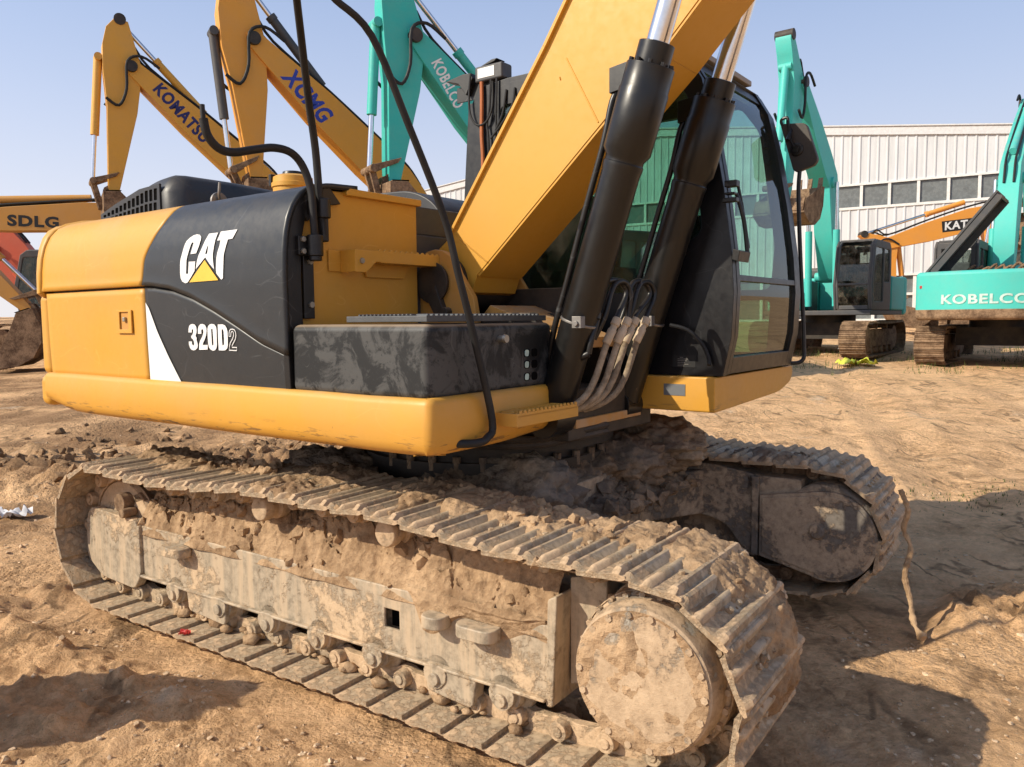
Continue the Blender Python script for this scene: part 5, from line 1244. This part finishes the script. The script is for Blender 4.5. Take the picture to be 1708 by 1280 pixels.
    cy = mb.build('stick_cylinder', cm, rt_); mb = MB(); mb.cyl((m_.x, 0, m_.y), (A.x, 0, A.y), .048, n=12); mb.build('cylinder_rod', M['chrome'], cy)
    # bucket cylinder, linkage and bucket
    b0 = Tv.lerp(A, .05) + fr * (k_ + .32); b1 = P - d * .12 + fr * .42; m_ = b0.lerp(b1, J.get('bk', .62))
    mb = MB(); mb.cyl((b0.x, 0, b0.y), (m_.x, 0, m_.y), .085, n=16); mb.cyl((b0.x, -.14, b0.y), (b0.x, .14, b0.y), .08, n=12); cy = mb.build('bucket_cylinder', cyl_mat or cm, rt_); mb = MB(); mb.cyl((m_.x, 0, m_.y), (b1.x, 0, b1.y), .045, n=12); mb.build('cylinder_rod', M['chrome'], cy)
    mb = MB(); L0 = P - d * .42
    for s in (-1, 1): mb.prism([tuple(L0 - fr * .05), tuple(L0 + d * .1), tuple(b1 + d * .07), tuple(b1 - d * .07)], s * .2 - .025, s * .2 + .025); mb.prism([tuple(b1 - fr * .06), tuple(b1 + fr * .06), tuple(P + d * .42 + fr * .24), tuple(P + d * .42 + fr * .12)], s * .12 - .03, s * .12 + .03)
    mb.cyl((b1.x, -.26, b1.y), (b1.x, .26, b1.y), .07, n=12); mb.build('bucket_linkage', M['rustmud'], rt_, .008)
    mb, tt = bucket_mb(P.x, P.y - .12, J.get('ba', 0.), 1.05, J.get('bs', 1.0) * (-1 if J.get('bflip') else 1)); bk = mb.build('bucket', J.get('bm', M['rustmud']), rt_, .006)
    for t in tt: t.build('bucket_tooth', M['rustmud'], bk)
    # lettering on the boom
    if txt:
        s_, org, ang, size, mt, shear, bold, xs, sd, plate = txt
        org = H(org); X = Vector((math.cos(ang), 0, math.sin(ang)))
        Y = Vector((X.z, 0, -X.x)) if sd > 0 else Vector((-X.z, 0, X.x))
        T_ = frameM((org[0], sd * (w_ / 2 + .004), org[1]), X, Y)
        t0, wd = text_mb(s_, size, T_, bold, xs, shear)
        t0.build('lettering', mt, bm_, 0, recalc=False)
        if plate:
            mb = MB(); mb.add([T_ @ Vector(p) for p in ((-.06, -.07, -.002), (wd + .3, -.07, -.002), (wd + .3, size * .82, -.002), (-.06, size * .82, -.002))], [(0, 1, 2, 3)]); mb.build('lettering_plate', plate, bm_, 0, recalc=False)
    return rt_
D2 = math.atan2
machine('amber excavator with dark blue KOMATSU lettering on its raised boom, bright yellow bucket cylinder', (-4.5, 19.8), -150, M['org1'],
        dict(F=(.1, 2.7), B=(1.55, 4.75), T=(4.22, 7.02), A=(4.40, 7.98), P=(4.66, 4.38), th=.70, ba=R(10), S=(2.75, 6.25), sk=.55), txt=('KOMATSU', (3.83, 6.60), D2(5.47 - 6.60, 2.66 - 3.73), .36, M['navy'], 0, .04, .80, 1, None))
machine('amber orange excavator with blue XCMG lettering, dark bucket cylinder and a raised boom', (-1.1, 17.3), -150, M['org2'],
        dict(F=(.1, 2.6), B=(1.5, 4.35), T=(4.22, 6.72), A=(4.45, 7.95), P=(4.24, 4.22), th=.74, ba=R(10), kneex=.34, S=(2.9, 6.1)), txt=('XCMG', (3.74, 6.10), D2(5.42 - 6.10, 2.95 - 3.60), .46, M['blue'], .25, .035, .74, 1, None), cyl_mat=M['dgrey'])
machine('turquoise excavator with white KOBELCO lettering along its raised boom, behind the dark cab post', (1.86, 16.3), -150, M['teal'],
        dict(F=(.1, 2.5), B=(1.55, 3.95), T=(4.12, 6.42), A=(4.42, 7.55), P=(4.52, 3.95), th=.80, ba=R(10), kneex=.30), txt=('KOBELCO', (3.83, 6.02), D2(5.27 - 6.03, 3.32 - 3.78), .30, M['white'], 0, .028, .60, 1, None))
machine('turquoise excavator with a dark grey cab and high raised stick, parked before the white warehouse', (8.36, 21.0), -128, M['teal_l'],
        dict(F=(.2, 2.6), B=(.75, 4.95), T=(3.05, 6.85), A=(3.75, 7.72), P=(3.85, 4.15), th=.72, ba=R(75), bs=1.05, bm=M['rustmud']))
machine('turquoise excavator seen from behind, KOBELCO on its mud stained counterweight, hood open', (11.35, 18.6), 52, M['teal_l'],
        dict(F=(.2, 2.6), B=(1.1, 4.9), T=(4.6, 7.3), A=(5.2, 7.9), P=(5.6, 4.5), th=.72, ba=R(10)), panel=True, rear_text=('KOBELCO', 1.36, .27))
machine('orange excavator with KATO lettering and a lowered boom in front of the warehouse wall', (16.3, 27.0), 172, M['org3'],
        dict(F=(-.25, 2.9), B=(.3, 4.9), T=(3.75, 3.95), A=(4.3, 4.35), P=(3.3, 2.0), th=.74, ba=R(40), front=-1, S=(1.1, 5.35), sk=.35), txt=('KATO', (1.78, 4.42), D2(.10, -1.), .36, M['white'], .1, .03, 1., 1, M['blk']))
machine('ochre excavator with black SDLG lettering on its level boom and a dark bucket', (-7.94, 19.41), -165, M['sdl'],
        dict(F=(.2, 2.6), B=(1.3, 4.05), T=(5.35, 3.84), A=(5.8, 4.3), P=(3.32, 1.90), th=.62, ba=R(12), bs=1.05, bflip=True, front=-1, S=(1.9, 4.48), sk=.62), txt=('SDLG', (3.60, 3.80), D2(-.03, -1.), .33, M['blk'], 0, .045, 1.22, 1, None))
machine('red orange excavator behind the ochre one, its boom sloping down behind the big yellow hood', (-12.3, 23.0), -172, M['red'],
        dict(F=(.7, 2.2), B=(2.0, 3.70), T=(4.4, 5.3), A=(4.9, 5.9), P=(5.0, 3.0), th=1.0, ba=R(10)))

# ------------------------------------------------------------------ warehouse
WD = Vector((.854, -.52, 0)); W0 = Vector((16.0, 32.0, 0)); WN = Vector((-.52, -.854, 0)); wz = 1.0
yawW = math.atan2(WD.y, WD.x)
WR = empty('warehouse', (W0.x, W0.y, 0), yawW, 'long white corrugated steel warehouse with a band of grey windows', 'warehouse')
def roof(t): return 10.2 - .116 * abs(t + 10.6)                # t measured along the wall, ridge at t=-10.6
T0, T1 = -27.0, 4.0
def wallpanel(mb, t0, t1, z0, z1, dep=.035):
    n = int((t1 - t0) / .34)
    for i in range(n):
        a = t0 + (t1 - t0) * i / n; b = t0 + (t1 - t0) * (i + 1) / n; c = a + (b - a) * .12; d = a + (b - a) * .22
        f = lambda t, k: (min(z1, roof(t) - .25) if k else z0)
        vs = []
        for t, y in ((a, 0), (c, -dep), (d, -dep), (a + (b - a) * .34, 0), (b, 0)):
            vs += [(t, y, f(t, 0)), (t, y, f(t, 1))]
        mb.add(vs, [(2 * k, 2 * k + 2, 2 * k + 3, 2 * k + 1) for k in range(4)])
mb = MB(); wallpanel(mb, T0, T1, 6.95, 99); wallpanel(mb, T0, T1, 3.25, 5.92); wl = mb.build('wall', M['clad'], WR, recalc=False, sharp=20)
mb = MB(); mb.prism([(T0, 0), (T1, 0), (T1, roof(T1) - .3), (-10.6, roof(-10.6) - .3), (T0, roof(T0) - .3)], .25, 26.); mb.build('shell', M['clad'], WR)
mb = MB()
for a, b in ((T0 - .2, -10.6), (-10.6, T1 + .2)):
    mb.prism([(a, roof(a) - .32), (b, roof(b) - .32), (b, roof(b)), (a, roof(a))], -.10, .16); mb.prism([(a, roof(a) + .002), (b, roof(b) + .002), (b, roof(b) + .05), (a, roof(a) + .05)], -.16, 26.3)
mb.build('roof', M['flash'], WR)
mb = MB(); mb.mm(T0, T1, -.06, .0, 5.92, 6.02); mb.mm(T0, T1, -.05, .0, 6.88, 6.96); mb.mm(T0, T1, -.05, 0, 3.18, 3.27)
t = T0
while t < T1: mb.mm(t, t + .11, -.03, .10, 6.02, 6.88); t += 1.04
mb.build('window_frame', M['win_frame'], WR)
t = T0 + .11
while t < T1 - .9:
    mb = MB(); mb.mm(t + .01, t + .92, .06, .10, 6.03, 6.87); mb.build('window', M['win_dark'], WR); t += 1.04
t = T0
mb = MB(); mb.mm(T0, T1, -.02, .2, .2, 1.35); mb.build('plinth', M['conc'], WR)
mb = MB(); mb.mm(T0, T1, .12, .2, 1.35, 3.2); mb.build('lower_glazing', M['win_dark'], WR)
mb = MB(); t = T0
while t < T1: mb.mm(t, t + .12, .0, .14, 1.36, 3.18); t += 1.5
mb.mm(T0, T1, -.01, .13, 2.40, 2.50); mb.mm(T0, T1, -.03, .14, 1.34, 1.46); mb.build('lower_frame', M['win_frame'], WR)

# ------------------------------------------------------------------ small things lying about
mb, tt = bucket_mb(0, 0, R(-25), .7, .92); b_ = mb.build('added_shadow_bucket', M['rustmud'], None, .006, rot=(0, 0, R(110)), loc=(-2.92, 2.70, ground_h(-2.92, 2.7) + .86))  # unseen bucket, added beside the view to cast the wedge shadow on the dirt
tag(b_, 'spare rusty digging bucket standing on the dirt past the track\'s idler end', 'bucket')
for t in tt: t.build('bucket_tooth', M['rustmud'], b_)
def rag(name, x, y, s, mat, label, cat, seed, h=.06, zz=None):
    o = Vector((seed, seed * 2.1, 3))
    z0 = ground_h(x, y) if zz is None else zz
    def fn(u, v):
        px, py = (u - .5) * s * 1.5, (v - .5) * s
        px += mn.noise(Vector((u * 3, v * 3, 1)) + o) * s * .3; py += mn.noise(Vector((u * 3, v * 3, 7)) + o) * s * .3
        return (x + px, y + py, z0 + .01 + h * abs(mn.noise(Vector((u * 4, v * 4, 2)) + o)) * 1.6)
    ob = MB().grid(fn, 14, 12).build(name, mat, None, 0, recalc=False, sharp=60); tag(ob, label, cat); return ob
M['ylw_plastic'] = simple('yellow_plastic_film', (.70, .72, .08), .4); M['red_plastic'] = simple('red_plastic_film', (.65, .05, .04), .4); M['white_plastic'] = simple('white_plastic_film', (.7, .7, .72), .4)
rag('plastic_sheet', 7.75, 17.9, .5, M['ylw_plastic'], 'crumpled yellow green plastic sheet on the dirt before the turquoise excavator', 'plastic sheet', 1, .14)
p_ = Vector((CX + cu * (-.835) - su * -1.385, CY + su * (-.835) + cu * -1.385, 0)); rag('plastic_scrap', p_.x, p_.y, .034, M['red_plastic'], 'tiny torn red plastic scrap on the edge of the lower track shoes', 'plastic scrap', 3, .03, .06)
rag('plastic_bag', -4.15, 6.45, .22, M['white_plastic'], 'crumpled white plastic bag lying in the churned earth at the frame edge', 'plastic bag', 5, .09)
def gh(u, v, dz=0):
    x = CX + cu * u - su * v; y = CY + su * u + cu * v; return Vector((x, y, dz))
mb = MB(); pts = [gh(1.99, .86, .70), gh(2.03, .84, .60), gh(2.01, .86, .50), gh(2.045, .86, .40), gh(2.03, .80, .28), gh(2.06, .78, .16), gh(2.09, .72, .06), gh(2.14, .66, .015)]
mb.tube(pts, lambda t: .013 + .011 * mn.noise(Vector((t * 14, 2, 1))) + .006 * mn.noise(Vector((t * 47, 5, 1))) + .010 * max(0, t - .8) * 5 * .5, 9, smooth=9); rp = mb.build('muddy_strap', M['mud'], None, 0); tag(rp, 'mud coated strap hanging from the far track down to the ground', 'strap')
mb = MB(); mb.tube([(3.95, 3.9 + .9, ground_h(3.95, 4.8) + .02), (4.15, 4.78, ground_h(4.15, 4.78) + .03), (4.4, 4.76, ground_h(4.4, 4.76) + .02)], .016, 7); sk_ = mb.build('wooden_stick', simple('weathered_wood', (.30, .22, .14), .8), None, 0); tag(sk_, 'short weathered wooden stick lying in the shadow beyond the far track', 'stick')
mb = MB()
for k in range(1500):
    y = random.gauss(8.7, .9); x = random.uniform(-6.3, -.6)
    if mn.noise((x * .9, y * .9, 8)) < .02: continue
    clod(mb, (x, y, ground_h(x, y) + .006), .010 + .062 * random.random() ** 3, k)
dc = mb.build('dirt_clods', mud_mat('damp_clod_earth', (.12, .072, .038), (.36, .23, .13), 1.2, 1.), None, 0, sharp=40); tag(dc, 'dark damp clods of churned earth behind the near track', 'clods', kind='stuff')
# tufts of grass by the yard's edge
M['grass'] = simple('dry_grass', (.13, .16, .045), .8, 0, .2, .5)
mb = MB()
for k in range(2250):
    if k < 2000: y = random.uniform(16.5, 22); x = random.uniform(.30, .68) * y
    else: y = random.gauss(6.9, .25); x = random.gauss(4.15, .35)
    if mn.noise((x * .8, y * .8, 1)) < .02 and k < 2000: continue
    z = ground_h(x, y); h = random.uniform(.04, .16) * (1 if k < 2000 else .22); a = random.random() * 6.3; l = random.uniform(.2, .6) * h; w2 = .008
    mb.add([(x - w2 * math.sin(a), y + w2 * math.cos(a), z - .01), (x + w2 * math.sin(a), y - w2 * math.cos(a), z - .01), (x + l * math.cos(a), y + l * math.sin(a), z + h)], [(0, 1, 2)])
gs = mb.build('grass', M['grass'], None, 0, recalc=False); tag(gs, 'sparse tufts of weeds and grass at the edge of the yard', 'grass', kind='stuff')
